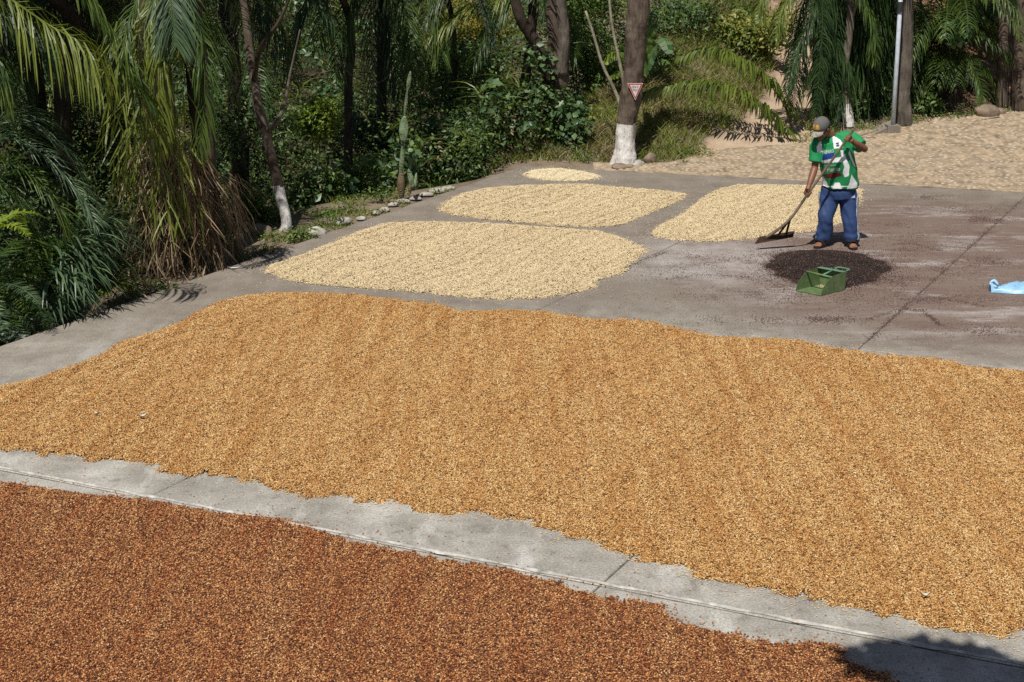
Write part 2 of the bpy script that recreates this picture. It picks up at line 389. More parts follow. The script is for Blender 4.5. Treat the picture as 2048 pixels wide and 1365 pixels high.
B_RED = beanmat('reddish_honey_bean', [(0, (.02, .01, .007)), (.1, (.07, .025, .011)), (.3, (.19, .07, .026)), (.52, (.3, .122, .042)), (.75, (.41, .19, .07)), (.92, (.58, .32, .12)), (1, (.74, .5, .26))], (.8, .55, .42))
B_CREAM = beanmat('cream_parchment_bean', [(0, (.02, .014, .01)), (.1, (.045, .028, .016)), (.13, (.5, .37, .2)), (.4, (.63, .495, .29)), (.7, (.71, .58, .365)), (1, (.82, .71, .5))])
B_PALE = beanmat('pale_parchment_bean', [(0, (.06, .04, .02)), (.03, (.56, .46, .27)), (.4, (.68, .57, .37)), (1, (.84, .75, .55))])
B_DARK = beanmat('dark_dried_husk', [(0, (.009, .006, .005)), (.5, (.019, .011, .009)), (.85, (.042, .021, .017)), (.96, (.1, .05, .035)), (1, (.4, .28, .18))])
U_GOLD = simple('golden_bean_bed', (.3, .15, .05), .9, .3, 60)  # bed colours carry the tone of the shadows between beans
U_RED = simple('reddish_bean_bed', (.14, .05, .02), .9, .3, 60)
U_CREAM = simple('cream_bean_bed', (.34, .25, .15), .9, .3, 60)
U_DARK = simple('husk_bed', (.02, .012, .01), .9, .3, 60)

def bean_modifier(o, mat, density, seed, size=1.0):
    ng = bpy.data.node_groups.new('bean_layer', 'GeometryNodeTree')
    ng.interface.new_socket('Geometry', in_out='INPUT', socket_type='NodeSocketGeometry')
    ng.interface.new_socket('Geometry', in_out='OUTPUT', socket_type='NodeSocketGeometry')
    n = ng.nodes; l = ng.links.new
    gi = n.new('NodeGroupInput'); go = n.new('NodeGroupOutput')
    clumps = n.new('GeometryNodeJoinGeometry')
    for k in range(4):
        pt = n.new('GeometryNodePoints'); pt.inputs['Count'].default_value = 15
        rv = n.new('FunctionNodeRandomValue'); rv.data_type = 'FLOAT_VECTOR'
        rv.inputs['Min'].default_value = (-.03 * size, -.03 * size, -.003); rv.inputs['Max'].default_value = (.03 * size, .03 * size, .007 * size); rv.inputs['Seed'].default_value = seed * 10 + k
        l(rv.outputs['Value'], pt.inputs['Position'])
        ico = n.new('GeometryNodeMeshIcoSphere'); ico.inputs['Radius'].default_value = 1; ico.inputs['Subdivisions'].default_value = 1
        sm = n.new('GeometryNodeSetShadeSmooth'); l(ico.outputs[0], sm.inputs[0])
        io = n.new('GeometryNodeInstanceOnPoints'); l(pt.outputs[0], io.inputs['Points']); l(sm.outputs[0], io.inputs['Instance'])
        rr = n.new('FunctionNodeRandomValue'); rr.data_type = 'FLOAT_VECTOR'; rr.inputs['Min'].default_value = (-.6, -.6, 0); rr.inputs['Max'].default_value = (.6, .6, 6.28); rr.inputs['Seed'].default_value = seed * 10 + k + 50
        l(rr.outputs['Value'], io.inputs['Rotation'])
        io.inputs['Scale'].default_value = (.0062 * size, .0046 * size, .0036 * size)
        sa = n.new('GeometryNodeStoreNamedAttribute'); sa.data_type = 'FLOAT'; sa.domain = 'INSTANCE'; sa.inputs['Name'].default_value = 'rnd'
        rf = n.new('FunctionNodeRandomValue'); rf.data_type = 'FLOAT'; rf.inputs['Seed'].default_value = seed * 10 + k + 90
        l(io.outputs[0], sa.inputs['Geometry'])
        vs = [s for s in sa.inputs if s.name == 'Value' and s.enabled][0]
        fo = [s for s in rf.outputs if s.enabled][0]; l(fo, vs)
        re = n.new('GeometryNodeRealizeInstances'); l(sa.outputs[0], re.inputs[0])
        mt = n.new('GeometryNodeSetMaterial'); mt.inputs['Material'].default_value = mat; l(re.outputs[0], mt.inputs[0])
        g2 = n.new('GeometryNodeGeometryToInstance'); l(mt.outputs[0], g2.inputs[0]); l(g2.outputs[0], clumps.inputs[0])
    dp = n.new('GeometryNodeDistributePointsOnFaces'); dp.inputs['Density'].default_value = density; dp.inputs['Seed'].default_value = seed
    l(gi.outputs[0], dp.inputs['Mesh'])
    ip = n.new('GeometryNodeInstanceOnPoints'); l(dp.outputs['Points'], ip.inputs['Points']); l(clumps.outputs[0], ip.inputs['Instance'])
    ip.inputs['Pick Instance'].default_value = True
    rz = n.new('FunctionNodeRandomValue'); rz.data_type = 'FLOAT_VECTOR'; rz.inputs['Min'].default_value = (0, 0, 0); rz.inputs['Max'].default_value = (0, 0, 6.28); rz.inputs['Seed'].default_value = seed + 3
    ro = n.new('FunctionNodeRotateRotation'); ro.rotation_space = 'LOCAL'
    er = n.new('FunctionNodeEulerToRotation'); l(rz.outputs['Value'], er.inputs[0])
    l(dp.outputs['Rotation'], ro.inputs[0]); l(er.outputs[0], ro.inputs[1]); l(ro.outputs[0], ip.inputs['Rotation'])
    jn = n.new('GeometryNodeJoinGeometry'); l(gi.outputs[0], jn.inputs[0]); l(ip.outputs[0], jn.inputs[0]); l(jn.outputs[0], go.inputs[0])
    md = o.modifiers.new('beans', 'NODES'); md.node_group = ng

def inpoly(poly, X, Y):
    ins = np.zeros(X.shape, bool); n = len(poly); j = n - 1
    for i in range(n):
        xi, yi = poly[i]; xj, yj = poly[j]
        if yi != yj: ins ^= ((yi > Y) != (yj > Y)) & (X < (xj - xi) * (Y - yi) / (yj - yi) + xi)
        j = i
    return ins
def edgedist(poly, X, Y):
    d = np.full(X.shape, 9.0); n = len(poly)
    for i in range(n):
        a = poly[i]; b = poly[(i + 1) % n]; vx, vy = b[0] - a[0], b[1] - a[1]; L2 = vx * vx + vy * vy + 1e-12
        t = np.clip(((X - a[0]) * vx + (Y - a[1]) * vy) / L2, 0, 1)
        d = np.minimum(d, np.hypot(X - a[0] - t * vx, Y - a[1] - t * vy))
    return d
def bean_layer(name, pix, mat, bed, label, cat, density, thick, seed, cell=.035, ridge=.007, rdir=(.47, .88), rgap=.3, size=1.0, strays=300, straymat=None, heap=0):
    poly = [tuple(G(*p).xy) for p in pix]
    A = np.array(poly); x0, y0 = A.min(0); x1, y1 = A.max(0)
    gx = np.arange(x0, x1 + cell, cell); gy = np.arange(y0, y1 + cell, cell)
    CX, CY = np.meshgrid(gx, gy)
    jit = .02 * np.sin(CX * 41 + 1.7 * np.sin(CY * 23)) + .015 * np.sin(CY * 57 + CX * 19)
    ins = inpoly(poly, CX + jit, CY + .8 * jit)
    VX, VY = np.meshgrid(np.append(gx, gx[-1] + cell) - cell / 2, np.append(gy, gy[-1] + cell) - cell / 2)
    D = edgedist(poly, VX, VY) * np.where(inpoly(poly, VX, VY), 1, 0)
    ph = (VX * rdir[1] - VY * rdir[0]) * 2 * np.pi / rgap
    nz = np.sin(VX * 1.9 + VY * 1.1) * 1.9 + np.sin(VX * 3.1 - VY * 2.3 + 2) * 1.6 + np.sin(VX * 7.3 + VY * 1.3) * .8
    hh = thick * np.minimum(1, D / .1) ** .7 + ridge * np.sin(ph + nz) * np.minimum(1, D / .15) + ridge * .7 * np.sin(ph * 2.3 + 2.3 * nz + VX * 2) + .0035 * np.sin(VX * 9 + 3 * np.sin(VY * 4)) * np.sin(VY * 8 + 2 * np.sin(VX * 5))
    if heap: hh = heap * (np.minimum(1, D / (.45)) ** .9) * (1 + .28 * np.sin(VX * 7 + 2 * np.sin(VY * 5)) * np.cos(VY * 9))
    ZZ = np.maximum(hh, 0) + .003
    ww = VX.shape[1]
    idx = np.argwhere(ins); F = [(j * ww + i, j * ww + i + 1, (j + 1) * ww + i + 1, (j + 1) * ww + i) for j, i in idx.tolist()]
    used = np.unique(np.array(F).ravel()); remap = np.full(VX.size, -1); remap[used] = np.arange(len(used))
    V = np.stack([VX.ravel()[used], VY.ravel()[used], ZZ.ravel()[used]], 1)
    F = remap[np.array(F)].tolist()
    o = mk(name, V, F, bed, smooth=True); tag(o, label, cat, kind='stuff')
    bean_modifier(o, mat, density, seed, size)
    area = len(idx) * cell * cell; print(name, 'area', round(area, 1))
    # strays just outside the layer
    if strays:
        rnd = random.Random(seed); b = MB(); k = 0
        while k < strays:
            e = rnd.randrange(len(poly)); a = Vector(poly[e]); c = Vector(poly[(e + 1) % len(poly)])
            if (c - a).length > 4 and rnd.random() < .7: continue
            p = a.lerp(c, rnd.random()); ang = rnd.uniform(0, 6.28); r_ = rnd.expovariate(1 / (.05 if rnd.random() < .7 else .22))
            x, y = p.x + math.cos(ang) * r_, p.y + math.sin(ang) * r_
            if dleft(x, y) > -.02: continue
            bean(b, x, y, .005, rnd, size); k += 1
        s = b.build(name.replace('layer', 'strays') if 'layer' in name else name + '_strays', mat, o, smooth=True); s['kind'] = 'stuff'
        s.location = (0, 0, 0)
    return o
def bean(b, x, y, z, rnd, size=1.0):
    a = rnd.uniform(0, 6.28); c, s = math.cos(a), math.sin(a); L, W, Hh = .0062 * size, .0046 * size, .0036 * size
    V = [(-L, 0, 0), (L, 0, 0), (-L * .3, -W, 0), (L * .3, -W, 0), (-L * .3, W, 0), (L * .3, W, 0), (-L * .4, 0, Hh), (L * .4, 0, Hh)]
    b.add([(x + c * p - s * q, y + s * p + c * q, z + r) for p, q, r in V],
          [(0, 2, 6), (2, 3, 7, 6), (3, 1, 7), (1, 5, 7), (5, 4, 6, 7), (4, 0, 6)])

RED = [(-260, 930), (-60, 958), (0, 967), (60, 976), (151, 990), (225, 997), (294, 1001), (340, 1012), (377, 1020), (445, 1031), (509, 1035), (566, 1042), (611, 1057), (655, 1072), (700, 1086), (760, 1097), (800, 1107), (860, 1122), (950, 1132), (1010, 1142), (1070, 1160), (1120, 1175), (1180, 1192), (1210, 1203), (1262, 1207), (1305, 1212), (1330, 1222), (1335, 1240), (1380, 1254), (1441, 1268), (1480, 1280), (1527, 1286), (1577, 1294), (1618, 1289), (1660, 1292), (1669, 1303), (1697, 1325), (1745, 1350), (1800, 1372), (1850, 1440), (1860, 1600), (-420, 1600)]
GOLD = [(-200, 815), (-80, 790), (0, 775), (80, 757), (150, 733), (210, 707), (250, 683), (330, 660), (400, 625), (440, 605), (500, 592), (560, 587), (640, 588), (700, 590), (780, 600), (860, 609), (930, 625), (1000, 622), (1090, 625), (1170, 640), (1240, 641), (1300, 646), (1373, 664), (1424, 675), (1505, 679), (1563, 680), (1618, 688), (1665, 699), (1713, 704), (1757, 713), (1866, 719), (1914, 728), (1943, 737), (2048, 744), (2180, 760), (2330, 800), (2330, 1290), (2180, 1270), (2090, 1245), (2048, 1257), (2020, 1265), (2007, 1277), (1970, 1271), (1938, 1260), (1875, 1256), (1843, 1246), (1818, 1235), (1780, 1233), (1751, 1224), (1700, 1211), (1669, 1210), (1621, 1192), (1577, 1189), (1533, 1180), (1495, 1172), (1454, 1162), (1400, 1159), (1388, 1152), (1380, 1134), (1330, 1126), (1290, 1124), (1262, 1110), (1225, 1100), (1205, 1094), (1192, 1081), (1150, 1074), (1120, 1066), (1085, 1055), (1060, 1041), (996, 1036), (983, 1024), (934, 1023), (902, 1028), (883, 1024), (843, 1026), (826, 1016), (808, 1002), (776, 1000), (761, 1005), (719, 1004), (715, 992), (700, 988), (619, 995), (600, 988), (558, 980), (528, 965), (490, 961), (453, 952), (400, 949), (358, 947), (321, 944), (328, 931), (264, 923), (226, 917), (204, 923), (170, 918), (136, 910), (98, 910), (60, 902), (0, 899), (-150, 890), (-300, 880)]
P3 = [(531, 544), (544, 531), (597, 513), (667, 487), (728, 461), (772, 448), (843, 445), (939, 447), (1027, 452), (1115, 458), (1190, 463), (1238, 476), (1278, 494), (1291, 505), (1273, 518), (1247, 535), (1243, 548), (1190, 560), (1185, 575), (1159, 584), (1071, 598), (983, 599), (895, 592), (860, 586), (764, 579), (676, 573), (610, 566), (566, 557)]
P2 = [(878, 421), (895, 403), (922, 390), (966, 379), (1027, 373), (1159, 369), (1247, 377), (1335, 384), (1374, 390), (1352, 406), (1313, 421), (1269, 439), (1238, 452), (1186, 455), (1115, 452), (1027, 445), (939, 435), (904, 430)]
P1 = [(1049, 349), (1071, 341), (1115, 338), (1159, 344), (1199, 353), (1185, 360), (1137, 363), (1093, 361), (1062, 356)]
P4 = [(1306, 468), (1318, 455), (1340, 443), (1370, 427), (1400, 402), (1440, 379), (1480, 371), (1600, 372), (1690, 374), (1722, 380), (1718, 405), (1690, 440), (1660, 456), (1620, 463), (1560, 470), (1500, 478), (1420, 484), (1360, 481), (1320, 476)]
HEAP = [(1533, 532), (1552, 520), (1560, 510), (1600, 503), (1650, 506), (1690, 508), (1722, 510), (1738, 520), (1764, 526), (1778, 540), (1752, 550), (1748, 562), (1715, 568), (1690, 575), (1650, 570), (1600, 568), (1585, 558), (1556, 552), (1558, 542)]
DENS = 1500
bean_layer('reddish_bean_layer', RED, B_RED, U_RED, 'reddish brown coffee beans spread across the near left corner of the patio', 'coffee beans', DENS / 1.15, .02, 1, size=1.1, rdir=(-.88, .47), ridge=.0025, rgap=.27, strays=1500)
bean_layer('golden_bean_layer', GOLD, B_GOLD, U_GOLD, 'widest spread of golden coffee beans running right across the patio', 'coffee beans', DENS / 1.08, .018, 2, size=1.03, strays=2600, ridge=.0055, rgap=.42)
bean_layer('cream_bean_layer', P3, B_CREAM, U_CREAM, 'larger cream bean patch with dark specks just beyond the golden spread', 'coffee beans', 1500, .016, 3, strays=2200)
bean_layer('cream_bean_layer', P2, B_CREAM, U_CREAM, 'cream speckled bean patch between the small pale patch and the larger one', 'coffee beans', 1450, .014, 4, strays=1300, size=1.0)
bean_layer('pale_bean_layer', P1, B_PALE, U_CREAM, 'smallest, palest oval of beans at the far corner of the patio', 'coffee beans', 1400, .012, 5, strays=800, size=1.08)
bean_layer('cream_bean_layer', P4, B_CREAM, U_CREAM, 'cream bean patch lying behind the rake and the man', 'coffee beans', 1450, .014, 6, strays=1300, size=1.0)
bean_layer('husk_heap', HEAP, B_DARK, U_DARK, 'low heap of blackish dried coffee husks at the man\'s feet behind the green scoop', 'husk heap', 2600, .03, 7, strays=9000, heap=.115, size=.9)

# dark husk crumbs swept over the far slabs
rnd = random.Random(11); b = MB(); cnt = 0
streaks = [(1560, 440, 60, 16), (1900, 420, 110, 10), (1850, 470, 150, 14), (1960, 440, 60, 8), (1830, 395, 60, 5), (1420, 520, 100, 18), (1850, 500, 100, 16), (1980, 520, 60, 14), (1700, 590, 180, 18), (1900, 600, 120, 12), (1480, 590, 150, 14), (1780, 560, 60, 16), (1950, 660, 80, 12), (1500, 640, 130, 12), (1350, 540, 120, 26), (1880, 540, 120, 20), (1650, 640, 60, 9), (1760, 450, 70, 14), (2020, 580, 60, 20), (1700, 605, 220, 26), (1560, 560, 60, 22)]
for ln in ([(1797, 600), (1870, 597), (1920, 604), (1968, 613)], [(1780, 490), (1830, 489), (1880, 502)], [(1735, 640), (1800, 620), (1850, 622)], [(1330, 560), (1420, 550), (1500, 556)], [(1240, 548), (1290, 520), (1330, 505)], [(1850, 628), (1868, 640), (1880, 652)]):
    pts_l = crv([(x, y, 0) for x, y in ln], 40)
    for k in range(230):
        q = pts_l[rnd.randrange(40)]; p = G(q.x + rnd.gauss(0, 4), q.y + rnd.gauss(0, 1.6)); bean(b, p.x, p.y, .001, rnd, rnd.uniform(.7, 1.2))
while cnt < 15000:
    q = rnd.random()
    if q < .68: s = rnd.choice(streaks); px, py = rnd.gauss(s[0], s[2] * .55), rnd.gauss(s[1], s[3] * .5)
    elif q < .8: px, py = rnd.gauss(1655, 110), rnd.gauss(535, 34)
    elif q < .93: px, py = rnd.uniform(1150, 2100), rnd.uniform(395, 700)
    else:
        t = rnd.random(); px, py = 2048 - t * 310 + rnd.gauss(0, 5), 396 + t * 284 + rnd.gauss(0, 3)
    nz = noise.noise(Vector((px * .018, py * .06, 0)))
    if nz < -.05 and rnd.random() < .8: continue
    if py < 388 or py > 735: continue
    p = G(px, py)
    if dfar(p.x, p.y) > -.02: continue
    bean(b, p.x, p.y, .001, rnd, rnd.uniform(.6, 1.15)); cnt += 1
o = b.build('husk_crumbs', B_DARK); tag(o, 'dark husk crumbs and streaks scattered over the concrete around the heap', 'husks', kind='stuff')

# ------------------------------------------------------------------ vegetation builders
UP = Vector((0, 0, 1))
class FM:                                                # accumulates leaf strips
    def __init__(s): s.V = []; s.F = []
    def strip(s, pts, ws, W):
        n = len(s.V)
        for i, (p, wd) in enumerate(zip(pts, ws)):
            a = W[i] if isinstance(W, list) else W
            s.V.append(p + a * wd); s.V.append(p - a * wd)
        for i in range(len(pts) - 1): s.F.append((n + 2 * i, n + 2 * i + 1, n + 2 * i + 3, n + 2 * i + 2))
def rv(r, a=1.0): return Vector((r.uniform(-a, a), r.uniform(-a, a), r.uniform(-a, a)))
def frond(pts, ll, n=42, mul=1.35, droop=.5, width=.014, start=.12, seed=0, side=.9, fwd=.7, lift=.25, rr=.012, seg=4, tipfall=.0, loss=.0):
    r = random.Random(seed); c = crv(pts, 24); f = FM(); n = int(n * mul)
    m = MB(); m.tube(c[::2] + [c[-1]], [rr * (1 - .85 * i / 12) for i in range(13)], 5); f.V = [Vector(v) for v in m.V]; f.F = list(m.F)
    for i in range(n):
        t = start + (1 - start) * i / (n - 1); k = min(int(t * 23), 22); p0 = c[k].lerp(c[k + 1], t * 23 - k)
        T = (c[k + 1] - c[k]).normalized(); S = T.cross(UP)
        if S.length < .2: S = T.cross(Vector((.3, 1, 0)))
        S.normalize(); U = S.cross(T)
        base = ll * max(.25, math.sin(math.pi * (.16 + .76 * t)) ** .6)
        for s in (-1, 1):
            if r.random() < loss + .08: continue
            l = base * r.uniform(.82, 1.12); d = (T * fwd + S * s * side + U * lift + rv(r, .24)).normalized(); p = p0.copy()
            pts_ = [p.copy()]; Ws = []
            for q in range(seg - 1):
                Wv = (T - d * T.dot(d)); Wv = Wv.normalized() if Wv.length > .1 else S
                Ws.append(Wv); p = p + d * (l / (seg - 1)); pts_.append(p.copy())
                d = (d - UP * droop * r.uniform(.8, 1.2)).normalized()
            Ws.append(Ws[-1])
            wq = width * .62 * r.uniform(.7, 1.2); ws = [wq * .5] + [wq] * (seg - 2) + [wq * .1]
            f.strip(pts_, ws, Ws)
    return f
def add_frond(parent, mat, pts, ll, name='frond', **kw):
    f = frond(pts, ll, **kw); return mk(name, f.V, f.F, mat, parent)
def arc(o, az, el, L, g=1.0, n=6, tw=0):
    d = Vector((math.cos(az) * math.cos(el), math.sin(az) * math.cos(el), math.sin(el))); p = Vector(o); out = [p.copy()]
    for i in range(n):
        p = p + d * (L / n); out.append(p.copy()); d = (d - UP * g * .32 + Vector((-math.sin(az), math.cos(az), 0)) * tw).normalized()
    return out
def rough(m, c, rs):
    k = len(m.V) // len(c)
    for i in range(len(m.V)):
        j = min(i // k, len(c) - 1); v = Vector(m.V[i]); d = v - c[j]; q = Vector((v.x * 9, v.y * 9, v.z * 3.5))
        m.V[i] = tuple(v + d * (.16 * noise.noise(q) + .09 * noise.noise(q * 2.7)))
def trunk_part(parent, pts, rad, mat, n=10, jit=.06, seed=0, name='trunk'):
    m = MB(); c = crv(pts, max(6, len(pts) * 8)); k = len(rad) - 1
    rs = [rad[min(int(i / (len(c) - 1) * k), k - 1)] * (1 - (i / (len(c) - 1) * k - min(int(i / (len(c) - 1) * k), k - 1))) + rad[min(int(i / (len(c) - 1) * k), k - 1) + 1] * (i / (len(c) - 1) * k - min(int(i / (len(c) - 1) * k), k - 1)) for i in range(len(c))]
    m.tube(c, rs, n, jit=jit, seed=seed); rough(m, c, rs); return m.build(name, mat, parent, smooth=True)
def palm(base, crown, n, L, mat, label, ll=.42, seed=0, tr=.11, elr=(.0, 1.2), g=1.0, azr=(0, 6.283), tmat=BARKD, droop=.55, width=.014, nn=40, group=None, name='palm_tree', dead=0):
    r = random.Random(seed); root = empty(name, base, label, 'palm', group)
    base = Vector(base); crown = Vector(crown)
    trunk_part(root, [base, base.lerp(crown, .5) + Vector((r.uniform(-.1, .1), 0, 0)), crown], [tr * 1.3, tr, tr * .9], tmat, seed=seed)
    for i in range(n):
        az = azr[0] + (azr[1] - azr[0]) * (i + r.uniform(-.3, .3)) / n; el = r.uniform(*elr)
        add_frond(root, mat, arc(crown, az, el, L * r.uniform(.8, 1.1), g * r.uniform(.8, 1.2), tw=r.uniform(-.06, .06)), ll, seed=seed * 100 + i, droop=droop * r.uniform(.8, 1.2), width=width, n=nn)
    for i in range(dead):
        az = r.uniform(0, 6.28)
        add_frond(root, L_DRY, arc(crown, az, r.uniform(-.9, -.2), L * .7, 1.8), ll * .7, name='dead_frond', seed=seed * 100 + 70 + i, droop=.9, width=width * .7, n=20)
    return root
def leaves(cent, n, spread, size, seed, aspect=.5, flat=.5, fall=0.0, two=True):
    """n folded leaves scattered about the given centres; returns V, F arrays"""
    r = np.random.default_rng(seed); cent = np.asarray(cent, dtype=float)
    c = cent[r.integers(0, len(cent), n)]
    q = r.normal(size=(n, 3)); q /= np.linalg.norm(q, axis=1)[:, None]
    p = c + q * (r.random((n, 1)) ** .45) * np.asarray(spread)
    nor = r.normal(size=(n, 3)) * flat + q * .6 + np.array([0, -.25, .75]); nor /= np.linalg.norm(nor, axis=1)[:, None]
    a = r.normal(size=(n, 3)); a[:, 2] -= fall; a -= nor * (a * nor).sum(1)[:, None]; a /= np.linalg.norm(a, axis=1)[:, None] + 1e-9
    b = np.cross(nor, a); s = size * r.uniform(.55, 1.3, (n, 1))
    V = np.stack([p, p + a * s * .45 + b * s * aspect * .5 - nor * s * .06 + nor * s * .12, p + a * s - nor * s * .12, p + a * s * .45 - b * s * aspect * .5 + nor * s * .06], 1).reshape(-1, 3)
    i = np.arange(n)[:, None] * 4
    F = np.concatenate([i + np.array([[0, 1, 2]]), i + np.array([[0, 2, 3]])], 0)
    return V, F
def np_mesh(name, V, F, mat, parent=None):
    me = bpy.data.meshes.new(name); base = np.array(wloc(parent)) if parent else np.zeros(3)
    V = (V - base).astype(np.float32)
    me.vertices.add(len(V)); me.vertices.foreach_set('co', V.ravel())
    k = F.shape[1]; me.loops.add(F.size); me.loops.foreach_set('vertex_index', F.astype(np.int32).ravel())
    me.polygons.add(len(F)); me.polygons.foreach_set('loop_start', np.arange(0, F.size, k, dtype=np.int32))
    me.update(calc_edges=True); me.materials.append(mat)
    o = bpy.data.objects.new(name, me); C.objects.link(o); o.parent = parent; return o
def blades(pos, n, ln, wd, seed, bend=.5, lean=.35, seg=3):
    r = np.random.default_rng(seed); pos = np.asarray(pos, float); p = pos[r.integers(0, len(pos), n)] if len(pos) != n else pos
    az = r.uniform(0, 6.283, n); d = np.stack([np.cos(az) * lean, np.sin(az) * lean, np.ones(n)], 1) + r.normal(size=(n, 3)) * .18
    d /= np.linalg.norm(d, axis=1)[:, None]; L = ln * r.uniform(.5, 1.25, (n, 1)); side = np.cross(d, r.normal(size=(n, 3))); side /= np.linalg.norm(side, axis=1)[:, None]
    rows = []; q = p.copy()
    for k in range(seg + 1):
        wk = wd * (1 - .9 * (k / seg) ** 1.5); rows += [q + side * wk, q - side * wk]
        q = q + d * L / seg; d = d + np.stack([np.cos(az), np.sin(az), -np.ones(n) * .6], 1) * bend / seg * 1.4; d /= np.linalg.norm(d, axis=1)[:, None]
    V = np.stack(rows, 1).reshape(-1, 3); i = np.arange(n)[:, None] * (2 * seg + 2)
    F = np.concatenate([i + np.array([[2 * k, 2 * k + 1, 2 * k + 3, 2 * k + 2]]) for k in range(seg)], 0)
    return V, F
def lumps(c, r, n, seed, rad):
    rr = random.Random(seed); out = []
    for i in range(n):
        d = rv(rr).normalized() * (rr.random() ** .4); out.append((c[0] + d.x * rad[0] * r, c[1] + d.y * rad[1] * r, c[2] + d.z * rad[2] * r))
    return out
def shrub(px, py, Y, rx, rz, mat, label, n=2600, size=.07, seed=0, aspect=.5, group=None, flat=.5, name='shrub', cat='shrub', fall=.3, ry=None, base=None, lump=.34):
    c = P(px, py, Y); gz = H(c.x, c.y) if base is None else base
    root = empty(name, (c.x, c.y, gz), label, cat, group)
    L = lumps(c, 1, 16, seed, (rx * .8, (ry or rx) * .8, rz * .8))
    V, F = leaves(L, n, (rx * lump, rx * lump, rz * lump), size, seed, aspect, flat, fall)
    np_mesh('foliage', V, F, mat, root)
    m = MB(); r = random.Random(seed)
    for i in range(4):
        e = Vector(L[i]); m.tube(crv([(c.x + r.uniform(-.05, .05), c.y, gz - .1), (c.x * .6 + e.x * .4, c.y * .6 + e.y * .4, gz * .5 + e.z * .5), e], 6), [.016, .014, .012, .01, .008, .004], 5)
    m.build('stem', BARKD, root); return root
def crown_part(parent, c, rad, n, size, mat, seed, nl=22, name='crown'):
    L = lumps(c, 1, nl, seed, rad); V, F = leaves(L, n, (rad[0] * .3, rad[1] * .3, rad[2] * .35), size, seed, .5, .6, .3)
    o = np_mesh(name, V, F, mat, parent)
    m = MB(); b0 = Vector(c) - UP * rad[2] * 1.1
    for q in L[::3]: m.tube(crv([b0, b0.lerp(Vector(q), .5) + rv(random.Random(seed), .2), q], 6), [.05, .04, .03, .02, .014, .006], 5)
    m.build('limb', BARKD, parent, smooth=True); return o

# whitewashed trunk: rings below the paint line take the whitewash
def painted_trunk(parent, pts, rad, zl, mat, seed=0, n=14, nm='trunk'):
    m = MB(); c = crv(pts, 90); k = len(rad) - 1; rs = []
    for i in range(90):
        t = i / 89 * k; a = min(int(t), k - 1); rs.append((rad[a] * (1 - t + a) + rad[a + 1] * (t - a)) * (1 + .05 * noise.noise(Vector((i * .6, seed, 0)))))
    m.tube(c, rs, n * 2, jit=.02, seed=seed); rough(m, c, rs)
    mids = [1 if sum(m.V[q][2] for q in f) / len(f) < zl + .03 * noise.noise(Vector(m.V[f[0]]) * 14) else 0 for f in m.F]
    return mk(nm, m.V, m.F, [mat, WHITE], parent, smooth=True, mids=mids)

# ------------------------------------------------------------------ left side trees and palms
# slim whitewashed tree at the left edge
bs = G(568, 452); bs.z = -.12
t = empty('whitewashed_tree', bs, 'leaning slim tree with whitewashed foot on the soil strip left of the patio', 'tree')
painted_trunk(t, [bs, P(572, 440, 18.35), P(556, 372, 18.4), P(540, 300, 18.4), P(520, 220, 18.45), P(502, 120, 18.5), P(480, -60, 18.6)], [.082, .062, .068, .056, .052, .047, .042], P(556, 371, 18.4).z, BARK, 1)
trunk_part(t, [P(538, 262, 18.4), P(556, 240, 18.3), P(570, 205, 18.3), P(580, 150, 18.3), P(600, 60, 18.2)], [.035, .028, .022, .015, .008], BARKG, 7, name='branch')
trunk_part(t, [P(508, 160, 18.45), P(520, 100, 18.2), P(560, 40, 18.1), P(590, -30, 18)], [.035, .028, .022, .012], BARKD, 7, name='branch')
trunk_part(t, [P(530, 280, 18.4), P(512, 230, 18.6), P(505, 190, 18.8)], [.03, .022, .012], BARKG, 7, name='branch')
crown_part(t, P(440, -250, 19.0), (1.1, 1.0, .6), 3500, .1, L_DARK, 21)

# tall palm with a skirt of dead leaves beside the patio
gb = Vector((-3.75, 16.1, -.25))
pl = empty('palm_tree', gb, 'bushy palm wrapped in a hanging skirt of brown dead leaves beside the patio edge', 'palm')
trunk_part(pl, [gb, gb + Vector((.05, .1, 1.6)), gb + Vector((0, .1, 3.6))], [.2, .17, .15], BARKD, seed=4)
r = random.Random(5); cr = gb + Vector((0, .1, 3.5))
add_frond(pl, L_BLUE, [P(335, -120, 15.6), P(338, -40, 15.5), P(344, 30, 15.4), P(352, 92, 15.35)], .5, seed=1, droop=.35, width=.012, n=60, side=.75, fwd=1.0, lift=0)
add_frond(pl, L_PALMY, [P(330, -90, 15.9), P(300, 20, 15.7), P(288, 120, 15.5), P(282, 250, 15.4)], .5, seed=2, droop=.7, width=.012, n=46, side=.4, fwd=1.0)
add_frond(pl, L_PALMY, [P(350, -60, 15.8), P(325, 60, 15.5), P(318, 160, 15.4), P(322, 300, 15.4)], .48, seed=3, droop=.7, width=.013, n=50, side=.4, fwd=1.1)
add_frond(pl, L_PALM, [P(300, -60, 15.7), P(250, 70, 15.3), P(262, 150, 15.2), P(300, 210, 15.2)], .4, seed=4, droop=.5, width=.012, n=40, side=.5, fwd=1.0)
add_frond(pl, L_PALM, [P(360, -70, 15.6), P(400, 60, 15.5), P(410, 170, 15.4), P(400, 300, 15.4)], .45, seed=5, droop=.8, width=.012, n=44, side=.5, fwd=1)
for i in range(14):
    az = 1.1 + i * .13 + r.uniform(-.2, .2); add_frond(pl, [L_PALM, L_PALMD, L_BLUE][i % 3], arc(cr, az, r.uniform(-.1, 1.0), r.uniform(1.6, 2.3), 1.2), .45, seed=40 + i, droop=.6, width=.012, n=40)
f = FM()
